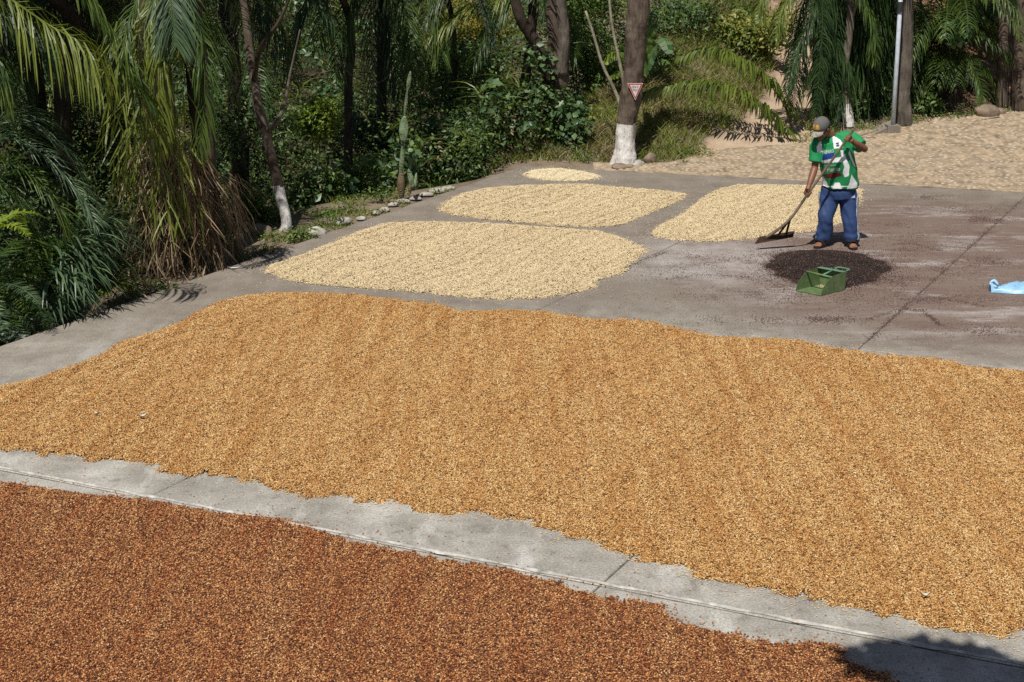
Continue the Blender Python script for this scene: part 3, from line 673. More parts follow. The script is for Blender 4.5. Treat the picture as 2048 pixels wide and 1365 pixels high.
for i in range(900):                                        # dead skirt
    a = r.uniform(math.pi * .75, math.pi * 2.25); z = r.uniform(-.35, 1.2); R_ = .18 + .3 * r.random() * (1.15 - z * .3)
    p = gb + Vector((math.cos(a) * R_ * 1.0 + .12, math.sin(a) * R_ * .9, z + .45)); d = Vector((math.cos(a) * .25, math.sin(a) * .25, -.9)) + rv(r, .6); d.normalize()
    ps = [p.copy()]; l = r.uniform(.15, .6)
    for k in range(3): p = p + d * l / 3; ps.append(p.copy()); d = (d + rv(r, .25) - UP * .2).normalized()
    wv = Vector((r.uniform(-1, 1), r.uniform(-1, 1), 0)).normalized(); w_ = r.uniform(.003, .008)
    f.strip(ps, [w_, w_, w_ * .8, w_ * .2], wv)
sk = mk('dead_leaf_skirt', f.V, f.F, L_DRY, pl); 
f = FM()
for i in range(300):                                        # thin green hanging leaflets over the skirt
    a = r.uniform(math.pi * 1.1, math.pi * 1.85); z = r.uniform(.95, 2.9); R_ = r.uniform(.28, .56)
    p = gb + Vector((math.cos(a) * R_ + .02, math.sin(a) * R_, z)); d = Vector((math.cos(a) * .2 - .02, math.sin(a) * .2, -1)) + rv(r, .5); d.normalize()
    ps = [p.copy()]; l = r.uniform(.2, .6)
    for k in range(3): p = p + d * l / 3; ps.append(p.copy()); d = (d + rv(r, .15) - UP * .1).normalized()
    wv = Vector((r.uniform(-1, 1), r.uniform(-1, 1), 0)).normalized(); w_ = r.uniform(.007, .014)
    f.strip(ps, [w_ * .6, w_, w_ * .8, w_ * .1], wv)
mk('hanging_leaves', f.V, f.F, L_PALMY, pl)
# second half of the clump: darker dead mass to the right
g2 = Vector((-3.4, 16.8, -.25))
p2 = empty('palm_tree', g2, 'stubby dead-leaved palm between the bushy palm and the slim whitewashed tree', 'palm')
trunk_part(p2, [g2, g2 + Vector((0, .1, 1.4)), g2 + Vector((-.1, .3, 3.2))], [.15, .13, .12], BARKD, seed=6)
f = FM()
for i in range(520):
    a = r.uniform(math.pi * .8, math.pi * 2.2); z = r.uniform(-.1, .9); R_ = .16 + .24 * r.random()
    p = g2 + Vector((math.cos(a) * R_, math.sin(a) * R_ * .9, z + .3)); d = Vector((math.cos(a) * .5, math.sin(a) * .4, -.8)) + rv(r, .45); d.normalize()
    ps = [p.copy()]; l = r.uniform(.2, .6)
    for k in range(3): p = p + d * l / 3; ps.append(p.copy()); d = (d + rv(r, .2) - UP * .45).normalized()
    wv = Vector((r.uniform(-1, 1), r.uniform(-1, 1), 0)).normalized(); w_ = r.uniform(.003, .007)
    f.strip(ps, [w_, w_, w_ * .8, w_ * .2], wv)
mk('dead_leaf_skirt', f.V, f.F, L_DRY, p2)
for i in range(12):
    add_frond(p2, L_PALMD if i % 3 else L_PALM, arc(g2 + Vector((-.1, .3, 3.1)), 1.7 + i * .19, r.uniform(-.1, 1), r.uniform(1.5, 2.1), 1.3), .45, seed=80 + i, droop=.8, width=.01, n=40)

# palm standing out of frame on the left: its yellow green frond arches in
g3 = Vector((-6.6, 14.2, -1.5)); p3 = empty('palm_tree', g3, 'palm whose yellow green arching frond hangs in from the top left corner', 'palm')
trunk_part(p3, [g3, g3 + Vector((.1, 0, 2.5)), g3 + Vector((.2, 0, 5.0))], [.16, .13, .12], BARKD)
hf = add_frond(p3, L_PALMY, [P(-180, -120, 14.1), P(-60, -55, 14.0), P(30, 5, 13.9), P(100, 52, 13.85), P(160, 88, 13.8), P(196, 150, 13.75)], .8, seed=31, droop=.8, width=.011, n=34, side=.5, fwd=.45, lift=.1, seg=6, rr=.014)
hf['label'] = 'yellow green arching frond with hanging leaflets'
add_frond(p3, L_PALM, [P(-150, -150, 14.3), P(20, -100, 14.5), P(140, -40, 14.6), P(215, 60, 14.7)], .5, seed=32, droop=.9, width=.012, n=44, side=.5, fwd=.4, seg=5)
add_frond(p3, L_PALMD, [P(-160, -100, 14.6), P(-40, 10, 14.7), P(60, 60, 14.7), P(120, 170, 14.8)], .55, seed=33, droop=.9, width=.011, n=44, side=.5, fwd=.4, seg=5)
add_frond(p3, L_PALM, [P(-160, -100, 13.9), P(-90, 60, 13.8), P(-20, 120, 13.8), P(20, 220, 13.8)], .5, seed=34, droop=.9, width=.011, n=40, side=.5, fwd=.4, seg=5)
for i in range(9): add_frond(p3, L_PALMD, arc(g3 + Vector((.2, 0, 4.9)), i * .7, r.uniform(.1, 1), 2.3, 1.1), .5, seed=130 + i, droop=.8, width=.012, n=40)

# low palm at left whose fine fronds arch to the right
g4 = Vector((-6.3, 15.2, -1.6)); p4 = empty('low_palm', g4, 'low palm at the left frame edge sending grey green fronds out over the ferns', 'palm')
for i, (a, mt) in enumerate([([P(-110, 420, 15), P(-20, 285, 14.7), P(70, 300, 14.5), P(150, 380, 14.4), P(185, 440, 14.3)], L_BLUE), ([P(-110, 440, 15), P(-20, 330, 14.5), P(50, 345, 14.3), P(110, 410, 14.2), P(130, 470, 14.2)], L_PALM),
        ([P(-110, 430, 15), P(0, 250, 15.1), P(110, 290, 15.2), P(190, 400, 15.3)], L_BLUE), ([P(-120, 470, 15), P(-30, 370, 14.6), P(30, 400, 14.5), P(60, 470, 14.5)], L_PALM), ([P(-120, 400, 15), P(-50, 240, 15.2), P(60, 230, 15.4), P(150, 300, 15.5)], L_PALMD)]):
    add_frond(p4, mt, a, .42, seed=50 + i, droop=.35, width=.008, n=54, side=.45, fwd=1.0, lift=.35)
m = MB(); m.tube([g4, P(-110, 430, 15)], [.1, .07], 8); m.build('trunk', BARKD, p4)

# arching grey green reeds between palm and patio
g5 = G(175, 640); g5 = Vector((-4.55, 14.8, -.9)); p5 = empty('reed_clump', g5, 'grey green clump of arching strap leaves drooping over the patio edge', 'plant')
def reed(sp, L, az, el, wdt, mat, n, name, sd):
    f = FM(); r = random.Random(sd)
    for i in range(n):
        p = Vector(sp) + rv(r, .16); a = az + r.gauss(0, .55); e = el + r.uniform(-.25, .3)
        d = Vector((math.cos(a) * math.cos(e), math.sin(a) * math.cos(e), math.sin(e))); l = L * r.uniform(.6, 1.15); ps = [p.copy()]; Ws = []
        for k in range(6):
            wv = d.cross(UP); wv = wv.normalized() if wv.length > .1 else Vector((1, 0, 0)); Ws.append((wv + rv(r, .2)).normalized())
            p = p + d * l / 6; ps.append(p.copy()); d = (d - UP * .34).normalized()
        Ws.append(Ws[-1]); f.strip(ps, [wdt * .6, wdt, wdt, wdt, wdt * .8, wdt * .5, wdt * .05], Ws)
    return mk(name, f.V, f.F, mat, p5)
reed(P(170, 480, 14.8), .6, -.1, .75, .010, L_BLUE, 150, 'leaf_tuft', 1); reed(P(140, 520, 14.5), .56, -.2, .6, .011, L_BLUE, 120, 'leaf_tuft', 2)
reed(P(110, 570, 14.3), .5, -.5, .55, .012, L_BLUE, 110, 'leaf_tuft', 3); reed(P(200, 555, 14.9), .4, -.2, .7, .010, L_PALM, 110, 'leaf_tuft', 4)
reed(P(120, 540, 14.4), .6, 2.6, .9, .010, L_PALM, 70, 'leaf_tuft', 5); reed(P(90, 615, 14.2), .42, -.4, .6, .011, L_BLUE, 60, 'leaf_tuft', 7); reed(P(240, 580, 15.1), .33, -.3, .8, .008, L_DRY, 60, 'dry_tuft', 6)
m = MB()
for q in (P(170, 480, 14.8), P(140, 520, 14.5), P(110, 570, 14.3), P(200, 555, 14.9), P(120, 540, 14.4)): m.tube(crv([g5, (g5 + q) / 2 + Vector((-.08, 0, .1)), q], 6), [.02, .02, .018, .015, .012, .01], 6)
m.build('stem', BARKG, p5)

# ferns bottom left
def fern(base, n, L, mat, label, seed, el=(.5, 1.1), azr=(0, 6.28), ll=.16, w_=.02, g=1.0, name='fern'):
    r = random.Random(seed); root = empty(name, base, label, 'fern')
    for i in range(n):
        add_frond(root, mat, arc(base, azr[0] + (azr[1] - azr[0]) * (i + r.random()) / n, r.uniform(*el), L * r.uniform(.7, 1.15), g), ll, seed=seed * 50 + i, droop=.12, width=w_, n=26, side=1, fwd=.35, lift=.05, seg=3, rr=.006)
    return root
fern(P(-15, 470, 13.6), 7, .5, L_LIME, 'bright lime fern fronds at the left frame edge', 61, (.6, 1.3), ll=.11, w_=.016)
fern(P(-40, 610, 13.7), 26, .75, L_BLUE, 'bluish feathery fern bush in the bottom left of the greenery', 62, (-.1, .9), ll=.13, w_=.008)
fern(P(-20, 560, 14.0), 22, .8, L_PALM, 'darker feathery fern behind the bluish one', 63, (.1, 1.1), ll=.14, w_=.009)
fern(P(30, 640, 13.9), 16, .42, L_BLUE, 'small feathery fern tucked against the patio wall', 64, (-.1, .8), ll=.11, w_=.008)

# palms with long dark weeping fronds, upper middle
pm1 = empty('palm_tree', (-2.0, 24.6, H(-2.0, 24.6)), 'tall thin-trunked palm with dark weeping fronds above the cactus', 'palm')
b0 = Vector(pm1.location); c0 = P(768, -110, 24.2)
trunk_part(pm1, [b0, P(764, 200, 24.5), c0], [.1, .08, .08], BARKD)
for i, a in enumerate([[(768, -110), (690, -70), (620, 10), (585, 110)], [(768, -110), (720, -40), (690, 50), (672, 150)], [(768, -110), (745, -20), (742, 90), (748, 200)], [(768, -110), (800, -30), (820, 60), (828, 150)], [(768, -110), (840, -60), (870, 20), (880, 110)],
                        [(768, -110), (660, -110), (560, -40), (520, 60)], [(768, -110), (880, -90), (950, -20), (985, 60)], [(768, -110), (730, -80), (655, -20), (640, 80)], [(768, -110), (780, 0), (790, 100), (800, 190)]]):
    add_frond(pm1, L_PALM if i in (1, 3, 4, 7) else L_PALMD, [P(x, y, 24.2 - .25 * k - (.5 if i % 2 else -.3) * k / 3) for k, (x, y) in enumerate(a)], .75, seed=200 + i, droop=.5, width=.011, n=70, side=.5, fwd=.95, seg=5)
for i in range(8): add_frond(pm1, L_PALMD, arc(c0, i * .78, r.uniform(.2, 1), 2.4, 1.1), .7, seed=230 + i, droop=.8, width=.012, n=50)
pm2 = empty('palm_tree', (-.35, 25.2, H(-.35, 25.2)), 'palm behind the far patio corner with one sunlit frond fanning left', 'palm')
b0 = Vector(pm2.location); c0 = P(1075, -90, 24.9)
trunk_part(pm2, [b0, P(1052, 150, 25.1), c0], [.1, .08, .08], BARKD)
for i, (a, mt) in enumerate([([(1075, -90), (1010, -10), (940, 20), (860, 78)], L_PALMY), ([(1075, -90), (1040, -20), (990, 40), (950, 120)], L_PALM), ([(1075, -90), (1090, -10), (1120, 40), (1150, 110)], L_PALM), ([(1075, -90), (980, -60), (900, -20), (850, 40)], L_PALMD)]):
    add_frond(pm2, mt, [P(x, y, 24.4 - .2 * k) for k, (x, y) in enumerate(a)], .62, seed=260 + i, droop=.45, width=.011, n=64, side=.6, fwd=.85, seg=5)
for i in range(8): add_frond(pm2, L_PALMD, arc(c0, i * .78, r.uniform(.3, 1.1), 2.2, 1.0), .6, seed=270 + i, droop=.7, width=.012, n=46)
# darker palms deeper in the left
for k, (px, Y, lab, pyc) in enumerate([(60, 17.5, 'dark palm behind the yellow green frond at upper left', 60), (205, 18.2, 'dark palm just left behind the bushy palm', 20), (450, 20.5, 'dark palm right behind the slim whitewashed tree', 0)]):
    c = P(px, pyc, Y); palm((c.x, c.y, H(c.x, c.y)), (c.x, c.y, c.z + .25), 17, 2.1, [L_PALMD, L_PALM, L_PALMD][k], lab, seed=300 + k, elr=(-.4, 1.0), g=1.4, droop=.9, ll=.5, width=.011, dead=3)

# tall trees with unseen canopies, added to keep the wood dark
for k, (px, Y, cx, cy, rad, n_, lab) in enumerate([(118, 16.6, -7.3, 14.6, (1.9, 1.6, .5), 9000, 'dark straight trunk with an added shading canopy at far left'), (225, 18.6, -5.9, 17.2, (1.3, 1.5, .5), 7000, 'dark thin trunk with an added shading canopy left behind the bushy palm'), (690, 23.4, -3.6, 20.6, (1.3, 1.3, .5), 6500, 'added dark trunk with shading canopy between slim whitewashed tree and cactus'), (900, 26.0, -1.9, 23.6, (1.2, 1.0, .5), 5000, 'added dark trunk with shading canopy right of the cactus deep in the wood')]):
    b0 = P(px, 420, Y); b0.z = H(b0.x, b0.y) - .1; tz_ = empty('added_canopy_tree', b0, lab, 'tree')
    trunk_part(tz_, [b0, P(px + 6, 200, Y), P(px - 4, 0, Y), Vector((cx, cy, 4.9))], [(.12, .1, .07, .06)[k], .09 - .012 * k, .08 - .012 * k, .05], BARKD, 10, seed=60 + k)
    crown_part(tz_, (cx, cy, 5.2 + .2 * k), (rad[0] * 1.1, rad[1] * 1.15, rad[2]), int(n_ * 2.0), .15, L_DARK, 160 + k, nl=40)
# prickly pear
PEAR = simple('cactus_skin', (.15, .22, .12), .55, .3, 14, .004)
PEARB = simple('corky_cactus_base', (.16, .12, .07), .85, .4, 12, .01)
cb = G(805, 396); cb.z = -.06; ct = empty('prickly_pear', cb, 'tall thin prickly pear cactus with stacked pads beside the edging stones', 'cactus')
def pad(a, b_, wd, th, mat, name='pad', par=ct):
    m = MB(); a = Vector(a); b_ = Vector(b_); n_ = 12; rs = []; ps = []
    for k in range(n_ + 1):
        t = k / n_; ps.append(a.lerp(b_, t)); pr = max(.12, math.sin(math.pi * min(1, t * .92 + .06)) ** .6); rs.append((wd * pr, th * pr))
    ps = [p + Vector((.0, .004 * math.sin(i), 0)) for i, p in enumerate(ps)]
    m.tube(ps, rs, 12); o = m.build(name, mat, par, smooth=True)
    rr_ = random.Random(int(a.x * 1000)); s = MB()
    for q in range(30):
        i = rr_.randrange(1, n_); t = i / n_; off = rr_.uniform(-.7, .7); p = ps[i] + Vector((off * rs[i][0], -rs[i][1] * math.sqrt(1 - off * off) * 1.0 - .002, 0))
        s.box(p, (.004, 0, 0), (0, .004, 0), (0, 0, .004))
    s.build('spine', L_DRY, o, ); return o
pad(P(802, 345, 20.2), P(803, 398, 20.2), .055, .05, PEARB, 'woody_base')
pad(P(801, 356, 20.2), P(807, 284, 20.2), .034, .03, PEAR); pad(P(805, 292, 20.2), P(811, 236, 20.2), .04, .02, PEAR)
pad(P(808, 232, 20.15), P(813, 186, 20.2), .036, .02, PEAR) if 0 else None
pad(P(806, 284, 20.12), P(809, 232, 20.16), .062, .02, PEAR); pad(P(809, 234, 20.2), P(815, 178, 20.2), .022, .016, PEAR); pad(P(815, 182, 20.2), P(821, 143, 20.2), .028, .016, PEAR)
pad(P(826, 376, 20.05), P(817, 338, 20.1), .036, .018, PEAR); pad(P(818, 392, 20.2), P(824, 352, 20.25), .03, .025, PEARB); pad(P(828, 382, 20.2), P(833, 346, 20.3), .025, .02, PEAR)

# forked tree behind the far corner
fb = Vector(P(1108, 335, 23.6)); fb.z = H(fb.x, fb.y); ft = empty('forked_tree', fb, 'thick forked dark tree rising just behind the far patio corner', 'tree')
trunk_part(ft, [fb, P(1106, 250, 23.6), P(1112, 170, 23.6), P(1116, 90, 23.6), P(1110, 10, 23.6), P(1105, -140, 23.6)], [.17, .15, .19, .165, .14, .12], BARK, 12, seed=2)
trunk_part(ft, [P(1106, 185, 23.55), P(1090, 130, 23.4), P(1065, 75, 23.3), P(1038, 30, 23.2), P(1020, -60, 23.1)], [.12, .1, .09, .08, .06], BARKD, 10, name='branch')
trunk_part(ft, [P(1122, 150, 23.5), P(1128, 70, 23.45), P(1122, 0, 23.45), P(1135, -120, 23.4)], [.1, .085, .08, .07], BARKG, 10, name='branch')
crown_part(ft, P(980, -290, 24.2), (1.2, 1.0, .5), 3000, .12, L_MID, 22)
vn = empty('climbing_vine', fb + Vector((.1, -.2, 0)), 'pale heart-leaved vine climbing round the forked tree', 'vine')
vc = [P(x, y, 23.2) for x, y in [(1140, 210), (1150, 235), (1135, 250), (1120, 225), (1160, 255), (1125, 275), (1150, 300), (1090, 120), (1075, 105), (1090, 185), (1145, 320), (1060, 110), (1165, 225)]]
V, F = leaves(vc, 420, (.22, .15, .2), .105, 5, .85, .5, .8); np_mesh('vine_leaves', V, F, L_PALE, vn)
V, F = leaves([P(x, y, 23.25) for x, y in [(1120, 240), (1135, 270), (1150, 290), (1160, 310), (1100, 200), (1080, 170), (1070, 200), (1130, 320)]], 1100, (.3, .18, .3), .08, 6, .8, .5, .8); np_mesh('vine_leaves', V, F, L_DARK, vn)
m = MB(); m.tube(crv([fb + Vector((.2, -.15, 0)), P(1150, 280, 23.2), P(1140, 220, 23.3), P(1110, 150, 23.3), P(1080, 100, 23.2)], 16), .012, 5); m.build('stem', BARKD, vn)

# ------------------------------------------------------------------ sign tree, poles, banana
sb = G(1248, 333); sb.z = H(sb.x, sb.y) - .03
st = empty('whitewashed_tree', sb, 'stout whitewashed tree at the far patio edge with the red triangle sign', 'tree')
yb = sb.y
painted_trunk(st, [sb, P(1250, 300, yb), P(1252, 250, yb), P(1260, 200, yb), P(1268, 140, yb), P(1272, 70, yb), P(1278, 20, yb), P(1284, -110, yb)], [.2, .15, .135, .15, .145, .155, .145, .12], P(1252, 247, yb).z, BARK, 3, 18)
trunk_part(st, [P(1274, 50, yb - .03), P(1262, -10, yb), P(1245, -120, yb)], [.1, .08, .06], BARK, 10, name='branch')
trunk_part(st, [P(1276, 40, yb), P(1290, -10, yb), P(1315, -120, yb)], [.11, .08, .06], BARK, 10, name='branch')
crown_part(st, P(1200, -330, yb + .9), (.8, .6, .4), 1100, .12, L_MID, 23)
RSIGN = simple('red_sign_paint', (.42, .02, .02), .5, .15, 20); WSIGN = simple('white_sign_paint', (.62, .57, .56), .5, .15, 20); BLK = simple('black_sign_paint', (.03, .035, .035), .6, .2, 20)
sg = empty('triangle_sign', P(1270, 180, yb - .19), 'small red-bordered white triangle sign nailed to the stout whitewashed tree', 'sign')
def tri(cx, cy, w_, h_, Y, th, mat, name, par):
    a, b_, c_ = P(cx - w_, cy, Y), P(cx + w_, cy, Y), P(cx, cy + h_, Y); d = Vector((0, th, 0))
    return mk(name, [a, b_, c_, a + d, b_ + d, c_ + d], [(0, 2, 1), (3, 4, 5), (0, 1, 4, 3), (1, 2, 5, 4), (2, 0, 3, 5)], mat, par)
ys_ = yb - .19
tri(1270.5, 167, 15.5, 34, ys_, .006, WSIGN, 'backing_plate', sg); tri(1270.5, 168, 14.2, 31, ys_ - .003, .003, RSIGN, 'red_border', sg); tri(1270.5, 170.3, 10.8, 24.5, ys_ - .006, .003, WSIGN, 'white_face', sg)
def text_mesh(txt):
    cu = bpy.data.curves.new('t', 'FONT'); cu.body = txt; cu.resolution_u = 2; o = bpy.data.objects.new('t', cu); C.objects.link(o)
    dg = bpy.context.evaluated_depsgraph_get(); me = bpy.data.meshes.new_from_object(o.evaluated_get(dg))
    V = [v.co.copy() for v in me.vertices]; F = [tuple(p.vertices) for p in me.polygons]
    bpy.data.objects.remove(o); bpy.data.curves.remove(cu); bpy.data.meshes.remove(me)
    x0 = min(v.x for v in V); x1 = max(v.x for v in V); y0 = min(v.y for v in V); y1 = max(v.y for v in V)
    return [((v.x - x0) / (x1 - x0), (v.y - y0) / (y1 - y0)) for v in V], F
def flat_text(txt, x0, x1, ytop, ybot, Y, mat, par, name='lettering'):
    T, F = text_mesh(txt); return mk(name, [P(x0 + u * (x1 - x0), ybot + v * (ytop - ybot), Y) for u, v in T], F, mat, par)
flat_text('CEDA EL', 1263.5, 1277.5, 172.2, 176.6, ys_ - .008, BLK, sg); flat_text('PASO', 1265.5, 1275.5, 178.5, 183, ys_ - .008, BLK, sg)
for k, (a, lab) in enumerate([([(1234, 192), (1205, 130), (1187, 70), (1171, 22)], 'left one of two bare leaning poles beside the stout whitewashed tree'), ([(1249, 176), (1236, 110), (1224, 50), (1216, -30)], 'right one of two bare leaning poles, nearer the stout whitewashed tree')]):
    o = MB(); pts = [P(a[0][0] + (a[0][0] - a[1][0]) * .55, a[0][1] + 62 * .9, yb + .3)] + [P(x, y, yb + .35) for x, y in a]
    o.tube(crv(pts, 14), [.03 - .013 * i / 13 for i in range(14)], 8, jit=.08, seed=k); x = o.build('bare_pole', simple('bleached_wood%d' % k, (.3, .27, .2), .8, .35, 10, .01), None, smooth=True); tag(x, lab, 'pole')
ban = empty('banana_plant', (2.35, 25.2, H(2.35, 25.2)), 'banana plant with broad torn leaves behind the stout whitewashed tree', 'plant')
def bleaf(pts, wd, mat):
    c = crv(pts, 14); f = FM()
    for s in (-1, 1):
        for i in range(13):
            T = (c[i + 1] - c[i]).normalized(); S = T.cross(Vector((0, -.4, 1))).normalized() * s
            w0 = wd * math.sin(math.pi * (i + .5) / 14) ** .6 + .01; w1 = wd * math.sin(math.pi * min(1, (i + 1.5) / 14)) ** .6 + .01; dr = -UP * .25
            n = len(f.V); f.V += [c[i], c[i + 1], c[i + 1] + (S + dr) * w1 - T * .01, c[i] + (S + dr) * w0 + T * .01]; f.F.append((n, n + 1, n + 2, n + 3))
    return mk('leaf', f.V, f.F, mat, ban)
Yb = 25.0
bleaf([P(1290, 150, Yb), P(1308, 100, Yb - .1), P(1325, 76, Yb - .2), P(1340, 108, Yb - .4)], .13, L_PALE); bleaf([P(1290, 150, Yb), P(1262, 115, Yb - .1), P(1235, 105, Yb - .3), P(1208, 128, Yb - .4)], .13, L_LIME)
bleaf([P(1290, 150, Yb), P(1270, 135, Yb - .1), P(1240, 145, Yb - .3), P(1216, 158, Yb - .4)], .1, L_LIME); bleaf([P(1290, 150, Yb), P(1300, 60, Yb), P(1304, 20, Yb + .2)], .1, L_MID); bleaf([P(1290, 150, Yb), P(1330, 120, Yb + .2), P(1350, 140, Yb + .3)], .1, L_MID)
trunk_part(ban, [Vector(ban.location), P(1290, 150, Yb)], [.07, .05], simple('banana_stem', (.12, .14, .05), .6), name='stem')

# ------------------------------------------------------------------ right side
pr = empty('palm_tree', (5.0, 24.9, H(5.0, 24.9)), 'dense dark weeping palm behind the man with two feathery fronds arching left over the path', 'palm')
b0 = Vector(pr.location); c0 = P(1640, -60, 25.2); trunk_part(pr, [b0, b0.lerp(c0, .5), c0], [.16, .13, .12], BARKD)
for i, (a, mt, ll) in enumerate([
    ([(1592, 296), (1565, 262), (1520, 215), (1460, 182), (1390, 170), (1310, 186), (1278, 205)], L_ARCH, .5),
    ([(1590, 285), (1570, 215), (1530, 160), (1475, 122), (1420, 103), (1360, 118)], L_ARCH, .44),
    ([(1640, -60), (1600, -30), (1565, 20), (1550, 80)], L_ARCH, .5), ([(1640, -60), (1610, 0), (1590, 70), (1580, 150)], L_PALM, .45), ([(1640, -60), (1620, 20), (1600, 110), (1588, 210)], L_PALMD, .6),
    ([(1640, -60), (1645, 30), (1640, 130), (1630, 230)], L_PALMD, .5), ([(1640, -60), (1670, 20), (1668, 120), (1655, 210)], L_PALMD, .6), ([(1640, -60), (1580, -60), (1530, -10), (1515, 40)], L_ARCH, .5),
    ([(1640, -60), (1620, 40), (1590, 110), (1575, 180)], L_PALMD, .5), ([(1640, -60), (1660, 60), (1690, 140), (1670, 240)], L_PALMD, .6), ([(1640, -60), (1700, -30), (1740, 40), (1750, 120)], L_PALM, .55)]):
    add_frond(pr, mt, [P(x, y, (23.75 - .05 * k + .15 * i) if i < 2 else 24.3 - .1 * k - .2 * (i % 3)) for k, (x, y) in enumerate(a)], ll * (1 if i < 2 else .8), seed=400 + i, droop=1.0 if i < 2 else .8, width=.021 if i < 2 else .011, n=84, side=.5, fwd=.5, seg=5, lift=.6 if i < 2 else .2)
for i in range(7): add_frond(pr, L_PALMD, arc(c0, -1.2 + i * .45, r.uniform(.2, 1.1), 2.0, 1.1), .55, seed=430 + i, droop=.8, width=.013, n=44)
f = FM()
for i in range(4200):                                         # dense weeping curtain round the trunk
    a = r.uniform(math.pi, 2 * math.pi); z = r.uniform(.2, 3.0); R_ = r.uniform(.15, .6)
    p = Vector((5.42 + math.cos(a) * R_, 24.9 + math.sin(a) * R_, b0.z + z)); d = Vector((math.cos(a) * .3, -.2, -1)) + rv(r, .3); d.normalize(); ps = [p.copy()]; l = r.uniform(.2, .5)
    for k in range(3): p = p + d * l / 3; ps.append(p.copy()); d = (d - UP * .2 + rv(r, .1)).normalized()
    f.strip(ps, [.006, .009, .008, .001], Vector((r.uniform(-1, 1), r.uniform(-1, 1), 0)).normalized())
mk('weeping_leaves', f.V, f.F, L_PALMD, pr)

wb = P(1697, 262, 24.2); wb.z = H(wb.x, wb.y); wt = empty('whitewashed_tree', wb, 'slender crooked whitewashed tree directly behind the man', 'tree')
painted_trunk(wt, [wb, P(1697, 235, 24.2), P(1693, 200, 24.2), P(1688, 150, 24.2), P(1697, 80, 24.2), P(1700, 20, 24.2), P(1692, -110, 24.2)], [.09, .085, .055, .055, .06, .055, .04], P(1694, 207, 24.2).z, BARKG, 5, 12)
trunk_part(wt, [P(1701, 40, 24.2), P(1712, 8, 24.1), P(1722, -40, 24)], [.035, .03, .02], BARKG, 7, name='branch')
crown_part(wt, P(1700, -260, 24.6), (1.0, 1.0, .5), 3000, .11, L_DARK, 24)
METAL = simple('galvanised_metal', (.5, .56, .64), .5, .15, 20)
mp = P(1785, 262, 23.9); mp.z = H(mp.x, mp.y); lp = empty('metal_pole', mp, 'thin pale metal pole leaning in front of the thick tree trunk', 'pole')
m = MB(); m.tube([mp - UP * .1, P(1794, 120, 23.9), P(1808, -120, 23.9)], [.036, .034, .034], 12); m.build('post', METAL, lp, smooth=True)
m = MB(); m.tube([P(1799.2, 22, 23.9), P(1800.4, 4, 23.9)], .044, 12); m.tube([P(1799.4, 24, 23.89), P(1799.6, 20, 23.89)], .047, 12); m.build('clamp', BLK, lp)
m = MB(); m.box(mp + Vector((0, 0, .05)), (.1, 0, 0), (0, .1, 0), (0, 0, .08)); m.build('footing', CONC, lp)
tb = P(1808, 268, 24.3); tb.z = H(tb.x, tb.y) - .05; tt = empty('thick_tree', tb, 'thick straight grey trunk just right of the pale metal pole', 'tree')
trunk_part(tt, [tb, P(1806, 180, 24.3), P(1812, 80, 24.3), P(1812, -20, 24.3), P(1815, -130, 24.3)], [.14, .12, .115, .11, .1], BARKG, 14, seed=9)
crown_part(tt, P(1850, -260, 24.6), (1.4, 1.2, .6), 4500, .12, L_MID, 25)
for k, (px, py, top, r0, lab) in enumerate([(2006, 214, 2008, .085, 'straight brown trunk on the reddish bank near the right edge'), (2040, 222, 2046, .11, 'brown trunk cut by the right frame edge on the bank')]):
    h_ = hit(px, py); y_ = h_.y; tr_ = empty('bank_tree', h_, lab, 'tree')
    trunk_part(tr_, [h_ - UP * .05, P(px, 110, y_), P(top, 10, y_), P(top + 3, -140, y_)], [r0 * 1.15, r0, r0 * .95, r0 * .9], BARK, 12, seed=30 + k)
    crown_part(tr_, P(px + 20, -260, y_ + .2), (1.4, 1.2, .5), 2600, .12, L_DARK, 27 + k)
for k, (px, py, Y, lab, mt, nfr) in enumerate([(1765, 60, 26.2, 'dark palm filling the gap between the slender tree and the metal pole', L_PALMD, 16), (1890, 30, 25.4, 'feathery green palm right of the thick grey trunk', L_PALM, 18), (1890, 110, 25.4, 'low young palm at the foot of the bank with fronds hanging to the soil', L_PALM, 13)]):
    c = P(px, py, Y); palm((c.x, c.y, H(c.x, c.y)), (c.x, c.y, c.z), nfr, 1.7 if k < 2 else 1.2, mt, lab, seed=500 + k, elr=(-.3, 1.1), g=1.3, droop=.7, ll=.42, width=.012, tr=.07)
# big-leaved bush top right
shrub(1920, 55, 24.9, .5, .3, L_PALE, 'broad pale leaves catching the sun above the reddish bank', 130, .15, 71, .75, name='broadleaf_shrub')

